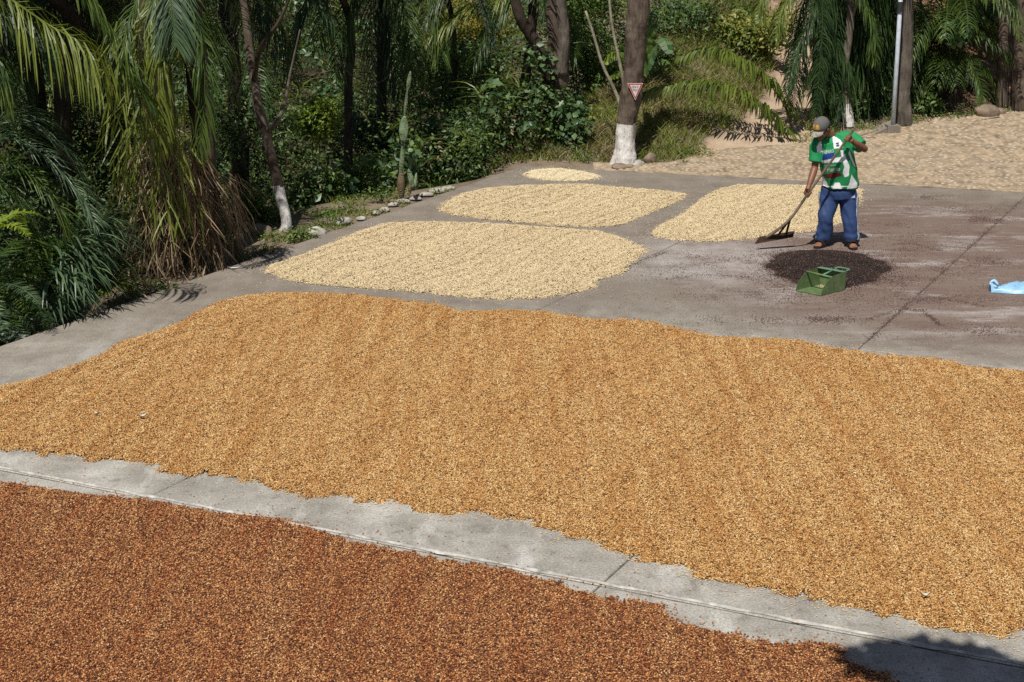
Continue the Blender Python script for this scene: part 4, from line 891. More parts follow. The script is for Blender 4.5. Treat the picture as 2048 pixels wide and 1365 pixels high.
# ------------------------------------------------------------------ shrubs one can pick out, then the undergrowth mass
SH = [(622, 232, 21.6, .42, .38, L_LIME, 'lime green bush glowing behind the slim whitewashed tree', 2200, .075), (640, 380, 20.8, .45, .35, L_MID, 'sunlit leafy bush right of the slim tree foot', 2400, .06),
      (505, 415, 18.8, .4, .4, L_MID, 'yellowish green bush left of the slim tree foot', 1800, .05), (720, 360, 22.2, .6, .45, L_MID, 'rounded bush left of the prickly pear', 2600, .06),
      (900, 290, 24.2, .9, .6, L_DARK, 'dark broad bush midway between prickly pear and forked tree', 3600, .07), (1000, 230, 25.4, .9, .7, L_MID, 'lighter bush left of the forked tree', 3800, .07),
      (740, 270, 24.4, .8, .6, L_DARK, 'dark bush behind the prickly pear', 3200, .07), (880, 150, 26.4, 1.0, .7, L_MID, 'glossy bush under the sunlit fanning frond', 3600, .08),
      (930, 40, 27.6, 1.0, .6, L_YEL, 'bush dotted with yellow flowers near the top', 3200, .07), (1200, 120, 25.8, .7, .7, L_MID, 'leafy bush behind the two bare poles', 3600, .07),
      (1190, 260, 24.3, .45, .4, L_GRASS, 'yellowish grass-leaved bush left of the stout tree foot', 2400, .07), (1380, 40, 27.8, 1.0, .6, L_DARK, 'dark bush crowning the grassy bank', 3600, .08),
      (1160, 20, 27.0, .9, .7, L_MID, 'bright leafy bush between forked tree and poles near the top', 3600, .08), (1330, 130, 26.0, .35, .35, L_MID, 'small bush at the top of the bank beside the banana', 1600, .07),
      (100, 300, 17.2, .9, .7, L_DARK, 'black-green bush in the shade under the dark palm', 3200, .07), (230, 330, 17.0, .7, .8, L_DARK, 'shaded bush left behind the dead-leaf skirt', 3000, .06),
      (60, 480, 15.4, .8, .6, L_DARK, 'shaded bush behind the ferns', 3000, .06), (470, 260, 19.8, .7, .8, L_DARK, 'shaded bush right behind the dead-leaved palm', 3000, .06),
      (440, 480, 17.2, .3, .22, L_MID, 'small weedy bush at the dead-leaved palm foot', 900, .045), (330, 590, 15.3, .22, .16, L_PALM, 'small dusty weed bush at the patio edge below the skirt', 600, .05),
      (1520, 60, 27.2, .8, .6, L_GRASS, 'sunlit bush left of the dense weeping palm', 3000, .09), (1975, 20, 27.2, .8, .35, L_MID, 'leafy bush between the bank trunks near the top', 2600, .09),
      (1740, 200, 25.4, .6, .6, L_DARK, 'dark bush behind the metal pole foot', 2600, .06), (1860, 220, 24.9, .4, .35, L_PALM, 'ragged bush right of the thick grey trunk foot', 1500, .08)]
for i, (px, py, Y, rx, rz, mt, lab, n, sz) in enumerate(SH): shrub(px, py, Y, rx, rz, mt, lab, n, sz, 600 + i, lump=.42)

def scatter(cond, n, seed, x=(-16, 16), y=(13, 36)):
    rr = np.random.default_rng(seed); out = []
    while len(out) < n:
        X = rr.uniform(*x); Y = rr.uniform(*y)
        if abs(X) > Y * .36 + .6: continue
        if cond(X, Y): out.append((X, Y, H(X, Y)))
    return out
def inroad(X, Y): return dfar(X, Y) > 0 and dfar(X, Y) < road_w(X) + .05 and dleft(X, Y) < .2
leftz = lambda X, Y: dleft(X, Y) > 1.45 - 1.1 * sst(19.8, 22, Y) or (dfar(X, Y) > .25 and X < .75)
c = scatter(leftz, 1500, 1, (-13, 2)); c = [(x, y, z + random.random() * 1.1) for x, y, z in c]
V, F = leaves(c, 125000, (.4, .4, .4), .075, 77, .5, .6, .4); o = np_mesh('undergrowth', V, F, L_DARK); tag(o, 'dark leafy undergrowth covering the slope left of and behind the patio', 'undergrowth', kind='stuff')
c = scatter(leftz, 900, 2, (-13, 2), (19, 36)); c = [(x, y, z + random.random() * 1.0) for x, y, z in c]
V, F = leaves(c, 24000, (.35, .35, .3), .08, 78, .55, .6, .4); o = np_mesh('undergrowth', V, F, L_MID); tag(o, 'brighter leaf clumps mixed into the undergrowth behind the patio', 'undergrowth', kind='stuff')
c = scatter(lambda X, Y: leftz(X, Y), 260, 4, (-13, 2), (14, 34)); c = [(x, y, z + random.random() * .7) for x, y, z in c]
V, F = leaves(c, 7000, (.3, .3, .3), .08, 79, .3, .6, .9); o = np_mesh('undergrowth', V, F, L_DRY); tag(o, 'dead brown leaves hanging among the undergrowth', 'dead leaves', kind='stuff')
hillz = lambda X, Y: dfar(X, Y) > road_w(X) + 2.2 and X >= 1.2 and dpath(X, Y) > .7 and Y > 26.5
c = scatter(hillz, 600, 3, (1, 14), (24, 40)); c = [(x, y, z + random.random() * .9) for x, y, z in c]
V, F = leaves(c, 42000, (.35, .35, .3), .09, 80, .4, .6, .5); o = np_mesh('undergrowth', V, F, L_MID); tag(o, 'leafy undergrowth at the top of the bank behind path and palms', 'undergrowth', kind='stuff')
rb = lambda X, Y: dfar(X, Y) > road_w(X) + .3 and X > 4.9 and X < 6.7 and dpath(X, Y) > .6
c = scatter(rb, 300, 8, (4, 8), (22, 30)); c = [(x, y, z + random.random() * .8) for x, y, z in c]
V, F = leaves(c, 16000, (.25, .25, .25), .075, 81, .35, .6, .9); o = np_mesh('undergrowth', V, F, L_DARK); tag(o, 'dark undergrowth below the palms behind the cobbled ground', 'undergrowth', kind='stuff')
c = scatter(leftz, 150, 41, (-13, 2), (17, 34)); c = [(x, y, z + .3 + random.random() * 1.2) for x, y, z in c]
V, F = leaves(c, 5200, (.35, .35, .35), .15, 91, .62, .5, .7); o = np_mesh('undergrowth', V, F, L_PALE); tag(o, 'large pale leaves dotted through the undergrowth', 'undergrowth', kind='stuff')
c = scatter(leftz, 700, 42, (-13, 2), (20, 33)); c = [(x, y, z + .5 + random.random() * .9) for x, y, z in c]
V, F = blades(c, 5200, .55, .009, 92, 1.3, .9, 4); o = np_mesh('undergrowth', V, F, L_ARCH); tag(o, 'arching grassy leaves and canes rising through the undergrowth', 'undergrowth', kind='stuff')
# grass on the sunny bank
gz = lambda X, Y: dfar(X, Y) > road_w(X) + .02 and X > -.4 and X < 5.0 and dpath(X, Y) > (.92 if Y < 24 else .55) + .25 * noise.noise(Vector((X * 2, Y * 2, 4))) 
g = scatter(gz, 26000, 5, (-.5, 5.2), (22, 30)); V, F = blades(g, len(g), .2, .006, 5, .55, .5); o = np_mesh('bank_grass', V, F, L_GRASS); tag(o, 'long sunlit grass over the bank between tree and path', 'grass', kind='stuff')
gz2 = lambda X, Y: gz(X, Y) and noise.noise(Vector((X * 1.1, Y * 1.1, 2))) > 0
g = scatter(gz2, 10000, 6, (-.5, 5.2), (22, 30)); V, F = blades(g, len(g), .26, .006, 6, .7, .6); o = np_mesh('dry_grass', V, F, L_DRY); tag(o, 'straw coloured dry grass on the bank', 'grass', kind='stuff')
gz3 = lambda X, Y: gz(X, Y) and noise.noise(Vector((X * 1.2 + 4, Y * 1.2, 7))) > -.1
g = scatter(gz3, 8000, 16, (-.5, 5.2), (22, 30)); V, F = blades(g, len(g), .17, .008, 16, .5, .6); o = np_mesh('bank_grass', V, F, L_MID); tag(o, 'greener short grass and weeds on the bank', 'grass', kind='stuff')
# weeds on the strip and round the cobbled edge
wz = lambda X, Y: (0.03 < dleft(X, Y) < 1.2 and 14.9 < Y < 21 and noise.noise(Vector((X * 2.1, Y * 2.1, 5))) > .02) or (abs(dfar(X, Y) - road_w(X)) < .22 and X > 1.9 and noise.noise(Vector((X * 2, Y * 2, 1))) > -.15 and dpath(X, Y) > .5)
g = scatter(wz, 2600, 7, (-5, 9), (14, 30)); V, F = blades(g, len(g), .11, .006, 8, .6, .7); o = np_mesh('weeds', V, F, L_GRASS); tag(o, 'low weeds on the soil strip and along the cobble edge', 'weeds', kind='stuff')
V, F = leaves(g[:900], 3600, (.1, .1, .05), .035, 9, .6, .5, .1); V[:, 2] += .05; o = np_mesh('weeds', V, F, L_MID); tag(o, 'small leafy weeds among the low grass of the soil strip', 'weeds', kind='stuff')
wl = lambda X, Y: dfar(X, Y) > road_w(X) - .1 and X > 6.2
g = scatter(wl, 5200, 12, (6, 12), (22, 32)); V, F = leaves(g, 6500, (.12, .12, .02), .07, 14, .5, .4, 0); V[:, 2] += .02; o = np_mesh('leaf_litter', V, F, L_LITTER); tag(o, 'fallen brown leaves littering the reddish bank', 'leaf litter', kind='stuff')
g = scatter(lambda X, Y: inroad(X, Y) and noise.noise(Vector((X * 3, Y * 3, 5))) > .28, 420, 18, (1, 9), (20, 28)); V, F = blades(g, len(g), .05, .005, 19, .5, .7); o = np_mesh('cobble_grass', V, F, L_GRASS); tag(o, 'tiny grass tufts growing between the cobbles', 'grass', kind='stuff')
# named weeds at the strip
for k, (px, py, s_, lab) in enumerate([(655, 445, .2, 'taller green weed on the strip right of the slim tree'), (762, 400, .16, 'green weed beside the edging stones left of the cactus'), (600, 478, .14, 'weed close behind the larger pale edging stone'), (885, 372, .0, '')]):
    if not s_: continue
    c = G(px, py); c.z = H(c.x, c.y); w_ = empty('weed', c, lab, 'weed'); V, F = leaves([(c.x, c.y, c.z + s_ * .6), (c.x + .08, c.y, c.z + s_), (c.x - .1, c.y, c.z + s_ * .8)], 170, (s_ * .9, s_ * .6, s_ * .6), .05, 90 + k, .5, .5, .2); np_mesh('foliage', V, F, L_MID, w_)
    m = MB(); m.tube([c, c + UP * s_ * 1.2], [.006, .003], 4); m.build('stem', L_GRASS, w_)

# tree outside the frame at lower right: its crown throws the soft shade into the corner
ot = empty('shade_tree', (5.6, 4.6, -.0), 'leafy tree beside the patio whose crown shades the near right corner', 'tree')
trunk_part(ot, [(5.6, 4.6, 0), (5.3, 4.7, 2.2), (4.4, 4.3, 4.2), (2.6, 3.7, 5.4)], [.2, .17, .14, .08], BARK, 12)
crown_part(ot, (1.45, 3.64, 5.6), (1.45, .6, .25), 17000, .16, L_MID, 29, nl=12)
# ------------------------------------------------------------------ cobbled ground
cob = MB(); rnd = random.Random(21)
def cobble(b, x, y, z, rx, ry, rz, rot):
    V = []; n = 7
    for k in range(n):
        a = 2 * math.pi * k / n + rot; q = rnd.uniform(.85, 1.12); V.append((x + math.cos(a) * rx * q, y + math.sin(a) * ry * q, z - .02))
    for k in range(n):
        a = 2 * math.pi * k / n + rot; q = rnd.uniform(.6, .78); V.append((x + math.cos(a) * rx * q, y + math.sin(a) * ry * q, z + rz * rnd.uniform(.8, 1.1)))
    V.append((x, y, z + rz * 1.15))
    b.add(V, [(k, (k + 1) % n, n + (k + 1) % n, n + k) for k in range(n)] + [(n + k, n + (k + 1) % n, 2 * n) for k in range(n)])
# the bed is a sheet 1 cm above the soil, following it
bx = np.arange(1.2, 15, .14); V = []; F = []; vid = {}
for i, x in enumerate(bx):
    y0 = FP.y + (x - FP.x) * FD.y / FD.x + .012; wid = road_w(x) * 1.05 + .05
    for j in range(13): V.append((x, y0 + wid * j / 12, H(x, y0 + wid * j / 12) + .016 - (.03 if j == 12 else 0)))
for i in range(len(bx) - 1):
    for j in range(12): F.append((i * 13 + j, (i + 1) * 13 + j, (i + 1) * 13 + j + 1, i * 13 + j + 1))
BED = simple('sandy_joint_filling', (.34, .26, .175), .95, .35, 6, .012)
road = mk('cobbled_ground', V, F, BED, smooth=True); tag(road, kind='structure')
stones = []
x = .9
y = 19.0
while y < 28.5:
    x = 1.25 + rnd.uniform(0, .1); sx = .095
    while x < 9.9:
        d = dfar(x, y)
        if .05 < d < road_w(x) - .04 and abs(x) < y * .345 and rnd.random() < .93: stones.append((x + rnd.uniform(-.02, .02), y + rnd.uniform(-.02, .02)))
        x += sx * rnd.uniform(.85, 1.3)
    y += .088
stones.sort(key=lambda p: math.hypot(*p)); near, rest = stones[:290], stones[290:]
protos = []
for k in range(6):
    b = MB(); cobble(b, 0, 0, 0, rnd.uniform(.036, .05), rnd.uniform(.034, .046), rnd.uniform(.006, .014), rnd.uniform(0, 6)); me = bpy.data.meshes.new('cobblestone'); me.from_pydata(b.V, [], b.F); me.materials.append(COB); me.shade_smooth(); protos.append(me)
for p in near:
    o = bpy.data.objects.new('cobblestone', rnd.choice(protos)); C.objects.link(o); o.parent = road; o.location = (p[0], p[1], H(*p) + .012); o.rotation_euler = (rnd.uniform(-.1, .1), rnd.uniform(-.1, .1), rnd.uniform(0, 6.28))
b = MB()
for p in rest: cobble(b, p[0], p[1], H(*p) + .012, rnd.uniform(.034, .052), rnd.uniform(.032, .046), rnd.uniform(.004, .014), rnd.uniform(0, 6))
o = b.build('cobblestones', COB, road, smooth=True); o['kind'] = 'stuff'; print('cobbles', len(stones))

# ------------------------------------------------------------------ loose stones
def stone(px, py, w_, h_, mat, label, seed, depth=None, group=None, z0=None):
    c = hit(px, py) if z0 is None else G(px, py, z0); r = random.Random(seed); bm = bmesh.new(); bmesh.ops.create_icosphere(bm, subdivisions=3, radius=1)
    for v in bm.verts:
        n_ = v.co * (1 + .22 * noise.noise(v.co * 1.6 + Vector((seed, 0, 0))) + .07 * noise.noise(v.co * 4 + Vector((0, seed, 0))))
        v.co = Vector((n_.x * w_, n_.y * (depth or w_ * .7), max(n_.z, -.35) * h_))
    me = bpy.data.meshes.new('stone'); bm.to_mesh(me); bm.free(); me.materials.append(mat); me.shade_smooth()
    o = bpy.data.objects.new('stone', me); C.objects.link(o); o.location = (c.x, c.y, c.z + h_ * .3); o.rotation_euler = (0, 0, r.uniform(-.5, .9)); tag(o, label, 'stone', group); return o
gE = 'pale stones edging the patio'
for k, (px, py, w_, h_, lab) in enumerate([(638, 470, .125, .075, 'largest pale edging stone, nearest the camera by the soil strip'), (693, 446, .12, .055, 'bluish grey edging stone second in the row from the camera'), (727, 439, .07, .03, 'small flat stone right after the bluish grey one'),
        (756, 428, .06, .03, 'small white edging stone beside a twin halfway along the row'), (774, 422, .075, .035, 'white edging stone halfway along the row, just after a smaller one'), (792, 411, .08, .03, 'flat buff edging stone below the cactus'), (812, 404, .09, .03, 'long flat edging stone right of the cactus foot'),
        (836, 399, .09, .03, 'flat edging stone two places beyond the cactus'), (858, 391, .1, .035, 'rounded edging stone third from the far end of the row'), (880, 384, .12, .045, 'second last edging stone, humped and cream coloured'), (902, 379, .1, .04, 'last edging stone at the far end of the row')]):
    stone(px - 5, py, w_, h_, STONE, lab, k + 1, group=gE, z0=-.03)
stone(520, 470, .16, .1, STONEB, 'dark rounded boulder in the shade left of the slim tree foot', 21); stone(1300, 326, .12, .1, STONEB, 'brown stone leaning at the right of the stout tree foot', 22); stone(1276, 332, .12, .06, STONE, 'grey flat stone at the stout tree foot', 23); stone(1247, 336, .2, .05, STONEB, 'low earthy stone in front of the stout tree foot', 24)
stone(1972, 232, .2, .15, STONEB, 'big brown boulder at the foot of the reddish bank', 25); stone(1996, 228, .16, .07, STONEB, 'orange brown flat stone leaning on the big boulder', 26)
c = hit(1775, 268); rp = MB(); rp.mi = 0
a, b_ = P(1722, 274, 23.6), P(1790, 251, 23.9)
q0, q1 = hit(1752, 272), hit(1788, 268)
rp.add([q0 + Vector((0, 0, -.02)), q1 + Vector((0, 0, -.02)), q1 + Vector((.02, .35, -.02)), q0 + Vector((0, .35, -.02)), q0 + Vector((0, 0, .03)), q1 + Vector((0, 0, .14)), q1 + Vector((.02, .35, .16)), q0 + Vector((0, .35, .04))], [(3, 2, 1, 0), (4, 5, 6, 7), (0, 1, 5, 4), (1, 2, 6, 5), (2, 3, 7, 6), (3, 0, 4, 7)])
o = rp.build('concrete_kerb', CONC); tag(o, 'short sloping concrete block beside the metal pole foot', 'kerb')
m = MB(); m.tube([hit(1716, 278) + UP * .03, P(1750, 262, 23.5)], [.014, .012], 6); o = m.build('stick', simple('dry_stick', (.3, .25, .19), .8)); tag(o, 'thin stick propped on the concrete block right of the man', 'stick')
m = MB(); m.tube([hit(1964, 243) + UP * .02, hit(1998, 238) + UP * .03], [.018, .012], 6); o = m.build('stick', simple('dry_stick_two', (.3, .24, .18), .8)); tag(o, 'short stick lying on the cobbles below the big boulder', 'stick')
# small twigs in the left wood
for k, (pts, Y, lab) in enumerate([([(605, 155), (650, 145), (664, 140)], 20.5, 'short pale bare twig right of the slim whitewashed tree'), ([(664, 105), (690, 140), (720, 160), (760, 165), (790, 135)], 22.5, 'thin looping bare twig under the weeping fronds'), ([(770, 22), (790, 20), (810, 5), (830, -8)], 22.8, 'thin curved bare twig near the top above the cactus')]):
    m = MB(); m.tube(crv([P(x, y, Y) for x, y in pts], 12), [.012 - .008 * i / 11 for i in range(12)], 5); o = m.build('twig', BARKG, smooth=True); tag(o, lab, 'twig')

# ------------------------------------------------------------------ small litter on the patio
PAPER = simple('pale_dry_leaf', (.55, .5, .42), .7, .2, 30)
def curled(px, py, L, W, ang, lab, name='dry_leaf', z=.04, mat=PAPER, cat='leaf'):
    c = G(px, py, z); V = []; F = []; n = 8
    for i in range(n + 1):
        t = i / n; w_ = W * math.sin(math.pi * (.06 + .88 * t)); 
        for s in (-1, 0, 1):
            x = (t - .5) * L; y = s * w_; zz = .012 * abs(s) + .018 * (2 * t - 1) ** 2
            V.append((c.x + x * math.cos(ang) - y * math.sin(ang), c.y + x * math.sin(ang) + y * math.cos(ang), c.z + zz))
    for i in range(n):
        for s in range(2): F.append((i * 3 + s, (i + 1) * 3 + s, (i + 1) * 3 + s + 1, i * 3 + s + 1))
    o = mk(name, V, F, mat, smooth=True); tag(o, lab, cat); return o
curled(285, 834, .07, .018, .4, 'greyish curled dry leaf on the left of the golden beans'); curled(1850, 1193, .055, .014, 0, 'small white dry leaf on the golden beans near the right corner', z=.045); curled(193, 829, .05, .012, -.4, 'faint pale leaf on the golden beans near the left edge')
FEA = simple('white_feather', (.75, .75, .73), .7, .1, 20); curled(468, 538, .14, .012, .1, 'white feather lying on the bare concrete left of the cream patches', 'feather', z=.004, mat=FEA, cat='feather')
SOILD = simple('dark_spill', (.035, .022, .018), .95, .3, 30)
rnd = random.Random(31); b = MB()
for k in range(1500):
    px, py = rnd.gauss(518, 26), rnd.gauss(508, 7); py -= (px - 518) * .28; p = G(px, py)
    bean(b, p.x, p.y, (H(p.x, p.y) if dleft(p.x, p.y) > 0 else 0) + rnd.uniform(0, .012), rnd, .9)
o = b.build('husk_spill', B_DARK); tag(o, 'small dark spill of husks on the soil strip left of the patio', 'husks', kind='stuff')

# blue plastic sack
BLUE = simple('blue_plastic', (.28, .5, .72), .4, .3, 6, .004, .5)
c0 = G(1979, 584); V = []; F = []; nu, nv = 40, 18; L = .72; W = .3
for i in range(nu + 1):
    u = i / nu
    for j in range(nv + 1):
        v = j / nv; wd = W * (.16 + .84 * sst(0, .35, u)) if u > .07 else W * (.32 - u * 2.2)
        x = c0.x + u * L; y = c0.y - .04 - .09 * u + (v - .15) * wd
        z = .012 + .075 * math.sin(math.pi * v) ** .7 * (.45 + .9 * sst(.05, .7, u)) + .022 * noise.noise(Vector((u * 9, v * 4, 2))) + .022 * abs(noise.noise(Vector((u * 16 + v * 5, v * 7, 5)))) + .01 * noise.noise(Vector((u * 40, v * 15, 5)))
        if u < .1: z += .05 * math.sin(math.pi * v) * (1 - u / .1)
        if v == 0 or v == 1: z = .005
        V.append((x, y, max(z, .004)))
for i in range(nu):
    for j in range(nv): F.append((i * (nv + 1) + j, (i + 1) * (nv + 1) + j, (i + 1) * (nv + 1) + j + 1, i * (nv + 1) + j + 1))
o = mk('plastic_sack', V, F, BLUE, smooth=True); tag(o, 'crumpled light blue plastic sack lying at the right edge of the patio', 'sack')
m = MB(); m.tube(crv([c0 + Vector((.06, -.03, .05)), c0 + Vector((.0, -.0, .085)), c0 + Vector((.045, .02, .11)), c0 + Vector((.08, -.01, .07))], 10), [.022, .02, .016, .014, .014, .016, .018, .018, .016, .012], 7, jit=.15); m.build('twisted_corner', BLUE, o, smooth=True)

# ------------------------------------------------------------------ green metal scoop
def greenmetal():
    m, nt, bs = newmat('green_scoop_paint'); a = noi(nt, 16, 6, .65); b = noi(nt, 45, 4, .7)
    c = ramp(nt, a, [(.3, (.07, .11, .042)), (.55, (.105, .165, .065)), (.75, (.17, .22, .12))])
    c = mix(nt, ramp(nt, b, [(.62, (0, 0, 0)), (.72, (.7, .7, .7))]), c, (.2, .19, .15)); nt.links.new(c, bs.inputs['Base Color'])
    bs.inputs['Roughness'].default_value = .5; return m
GRN = greenmetal(); GRN2 = simple('blue_green_paint', (.12, .23, .15), .5, .2, 12); RUST = simple('rust', (.3, .09, .03), .9, .4, 40)
A = G(1591, 583); B = G(1642, 593); Cc = G(1690, 580.5); Dd = A + (Cc - B); hgt = .185
sco = empty('scoop', (A + B + Cc + Dd) / 4, 'open green metal scoop standing in front of the dark husk heap', 'scoop')
def plate(pts, th, mat, name, par=sco):
    pts = [Vector(p) for p in pts]; n_ = (pts[1] - pts[0]).cross(pts[2] - pts[0]).normalized() * th; k = len(pts)
    return mk(name, pts + [p + n_ for p in pts], [tuple(range(k - 1, -1, -1)), tuple(range(k, 2 * k))] + [(i, (i + 1) % k, k + (i + 1) % k, k + i) for i in range(k)], mat, par)
z4 = UP * .005; plate([A + z4, B + z4, Cc + z4, Dd + z4], .003, GRN, 'floor')
for (f0, b1, nm, s) in ((A, Dd, 'side_plate', 1), (B, Cc, 'side_plate', -1)):
    v = b1 - f0; pf = [(0, 0), (1, 0), (1, 1), (.5, .93), (.36, .84), (.22, .68), (.1, .46), (.02, .2)]
    pts = [f0 + v * a + UP * (.009 + hgt * z) for a, z in pf]
    if s < 0: pts = pts[::-1]
    sp_ = plate(pts, .0025, GRN, nm)
    if s < 0:
        cc = f0 + v * .5 + UP * .11 + (B - A).normalized() * .004; q = v.normalized()
        mk('rust_spot', [cc + q * .012 * math.cos(k * .785) * rnd.uniform(.7, 1.2) + UP * .02 * math.sin(k * .785) * rnd.uniform(.7, 1.2) for k in range(8)], [tuple(range(8))], RUST, sp_)
plate([Dd + z4, Cc + z4, Cc + UP * (hgt + .009), Dd + UP * (hgt + .009)], .003, GRN, 'back_plate')
e = (A - Dd).normalized() * .1; tz = UP * (hgt + .012)
plate([Dd + tz, Cc + tz, Cc + tz + e * .62, Dd + tz + e * .62], .003, GRN2, 'top_plate')
m = MB(); h0 = A + (Dd - A) * .42 + UP * (hgt * .98); h1 = B + (Cc - B) * .42 + UP * (hgt * .9); m.tube([h0, h1], .011, 10); m.build('front_handle_bar', GRN, sco, smooth=True)
mid = h0.lerp(h1, .62); m = MB(); m.tube([mid, Dd.lerp(Cc, .62) + e * .6 + tz], .01, 10); m.build('connecting_bar', GRN2, sco, smooth=True)
m = MB(); k0 = Cc + (Dd - Cc) * .42 + tz; k1 = Cc + tz; back = -(A - Dd).normalized(); m.tube(crv([k0 + UP * .004, k0 + back * .05 + UP * .012, k1 + back * .05 + UP * .012, k1 + UP * .004], 12), .008, 8); m.build('rear_grip', GRN2, sco, smooth=True)
b = MB(); rnd = random.Random(5)
for k in range(90):
    p = Dd.lerp(Cc, rnd.uniform(.1, .75)) + (A - Dd) * rnd.uniform(.08, .45) * rnd.random(); bean(b, p.x, p.y, .009 + rnd.uniform(0, .006), rnd)
o = b.build('leftover_beans', B_CREAM); tag(o, 'few cream beans left inside the green scoop', 'coffee beans', kind='stuff')

# ------------------------------------------------------------------ the man
MY = 17.27
def J(px, py, dy=0.0): return P(px, py, MY + dy)
def fuse(mbs, name, mat, parent, voxel, smooth_it=4, fac=.5):
    m = MB()
    for q in mbs: m.add(q.V, q.F)
    me = bpy.data.meshes.new('tmp'); me.from_pydata(m.V, [], m.F); bm = bmesh.new(); bm.from_mesh(me); bmesh.ops.recalc_face_normals(bm, faces=bm.faces); bm.to_mesh(me); bm.free()
    o = bpy.data.objects.new('tmp', me); C.objects.link(o)
    a = o.modifiers.new('r', 'REMESH'); a.mode = 'VOXEL'; a.voxel_size = voxel
    if smooth_it: s = o.modifiers.new('s', 'SMOOTH'); s.iterations = smooth_it; s.factor = fac
    dg = bpy.context.evaluated_depsgraph_get(); e = bpy.data.meshes.new_from_object(o.evaluated_get(dg)); bpy.data.objects.remove(o)
    n = len(e.vertices); V = np.empty(n * 3, dtype=np.float32); e.vertices.foreach_get('co', V); V = V.reshape(-1, 3); F = [tuple(p.vertices) for p in e.polygons]
    ob = mk(name, V, F, mat, parent, smooth=True); return ob, V, F
def paint(o, cols):
    ca = o.data.color_attributes.new('paint', 'FLOAT_COLOR', 'POINT'); ca.data.foreach_set('color', np.array(cols, dtype=np.float32).ravel())
def painted(name, rough, bmp=0.0, spec=.3):
    m, nt, bs = newmat(name); at = N(nt, 'ShaderNodeAttribute'); at.attribute_name = 'paint'; f = noi(nt, 40, 3, .6)
    nt.links.new(mix(nt, .25, at.outputs['Color'], ramp(nt, f, [(.3, (.35, .35, .35)), (.7, (.65, .65, .65))]), 'OVERLAY'), bs.inputs['Base Color']); bs.inputs['Roughness'].default_value = rough; bs.inputs['Specular IOR Level'].default_value = spec
    if bmp: bump(nt, bs, noi(nt, 14, 4, .6), .5, bmp)
    return m
SKIN = simple('brown_skin', (.2, .085, .048), .5, .12, 12, 0, .4)
SHIRT = painted('football_shirt', .7, .008); PANTS = painted('track_trousers', .65, .01)
man = empty('person', (J(1672, 492).x, MY, 0), 'man in green and white shirt, blue track trousers and grey cap, holding a rake', 'person')
SL, EL, WL, HLh = J(1637, 290, -.08), J(1629, 338, -.14), J(1618, 372, -.25), J(1613, 386, -.29)
SR, ER, WR, HRh = J(1699, 277, .0), J(1729, 298, -.16), J(1706, 284, -.27), J(1698, 277, -.31)
HC = J(1643, 257, -.18); NK = J(1662, 272, -.06)
fw = Vector((-.62, -.52, -.55)).normalized(); hr_ = fw.cross(UP).normalized(); hu = hr_.cross(fw).normalized()      # head frame: forward, right, up
Mh = Matrix((hr_, fw, hu)).transposed()
def hp(x, y, z): return HC + Mh @ Vector((x, y, z))
b = MB(); body = [b]
b.tube([J(1680, 388, .02), J(1679, 360, 0), J(1672, 325, -.04), J(1668, 295, -.05), J(1666, 280, -.04)], [(.15, .11), (.13, .1), (.15, .105), (.16, .1), (.1, .07)], 14)
b.tube([NK + Vector((.02, .03, -.03)), NK.lerp(HC, .5), hp(0, -.02, -.03)], [.058, .052, .05], 12)
for (s_, e_, w_, h_) in ((SL, EL, WL, HLh), (SR, ER, WR, HRh)):
    b.tube(crv([J(1667, 284, -.04), s_, s_.lerp(e_, .5), e_], 9), [.06, .065, .058, .05, .048, .046, .043, .04, .038], 12)
    b.tube(crv([s_.lerp(e_, .93), e_, e_.lerp(w_, .35), e_.lerp(w_, .8), w_, w_.lerp(h_, .6)], 10), [.038, .039, .04, .042, .04, .036, .031, .027, .026, .03], 12); b.ell(e_, (.04, .04, .04))
# head
b.ell(hp(0, -.015, .03), (.075, .095, .09), Mh); b.ell(hp(0, .03, -.045), (.058, .06, .07), Mh); b.ell(hp(0, .07, -.095), (.03, .026, .024), Mh)
b.tube([hp(0, .085, .02), hp(0, .108, -.022), hp(0, .098, -.036)], [.009, .015, .012], 8)
b.ell(hp(0, .083, -.062), (.024, .012, .006), Mh); b.ell(hp(0, .083, -.074), (.022, .012, .006), Mh); b.ell(hp(0, .072, .03), (.05, .02, .01), Mh)
for s_ in (-1, 1): b.ell(hp(s_ * .076, -.01, -.015), (.01, .02, .03), Mh); b.ell(hp(s_ * .038, .062, -.03), (.022, .02, .022), Mh)
# legs inside the trousers, feet
LEG = ((J(1659, 392, .02), J(1652, 436, -.05), J(1647, 480, -.01), Vector((-.13, -.17, 0))), (J(1697, 392, .02), J(1701, 438, -.04), J(1704, 482, -.05), Vector((-.015, -.2, 0))))
for hpn, kn, an, td in LEG:
    an = Vector((an.x, an.y, .085)); b.tube(crv([hpn, hpn.lerp(kn, .5), kn, kn.lerp(an, .4), an, an - UP * .03], 12), [.085, .082, .076, .068, .06, .054, .052, .054, .048, .042, .038, .036], 12)
    f0 = Vector((an.x, an.y, .045)); tdn = td.normalized(); sd_ = tdn.cross(UP)
    b.tube([f0 - tdn * .05, f0, f0 + tdn * .07 + UP * .004, f0 + tdn * .13 - UP * .008], [(.034, .032), (.038, .038), (.042, .03), (.044, .02)], 12)
    for t_ in range(5):
        o_ = (t_ - 2) * .019; l_ = .05 - .006 * abs(t_ - (1 if sd_.x > 0 else 3)); q = f0 + tdn * .13 + sd_ * o_ - UP * .012; b.tube([q, q + tdn * l_ * .6, q + tdn * l_ - UP * .004], [.011, .0105, .008], 8)
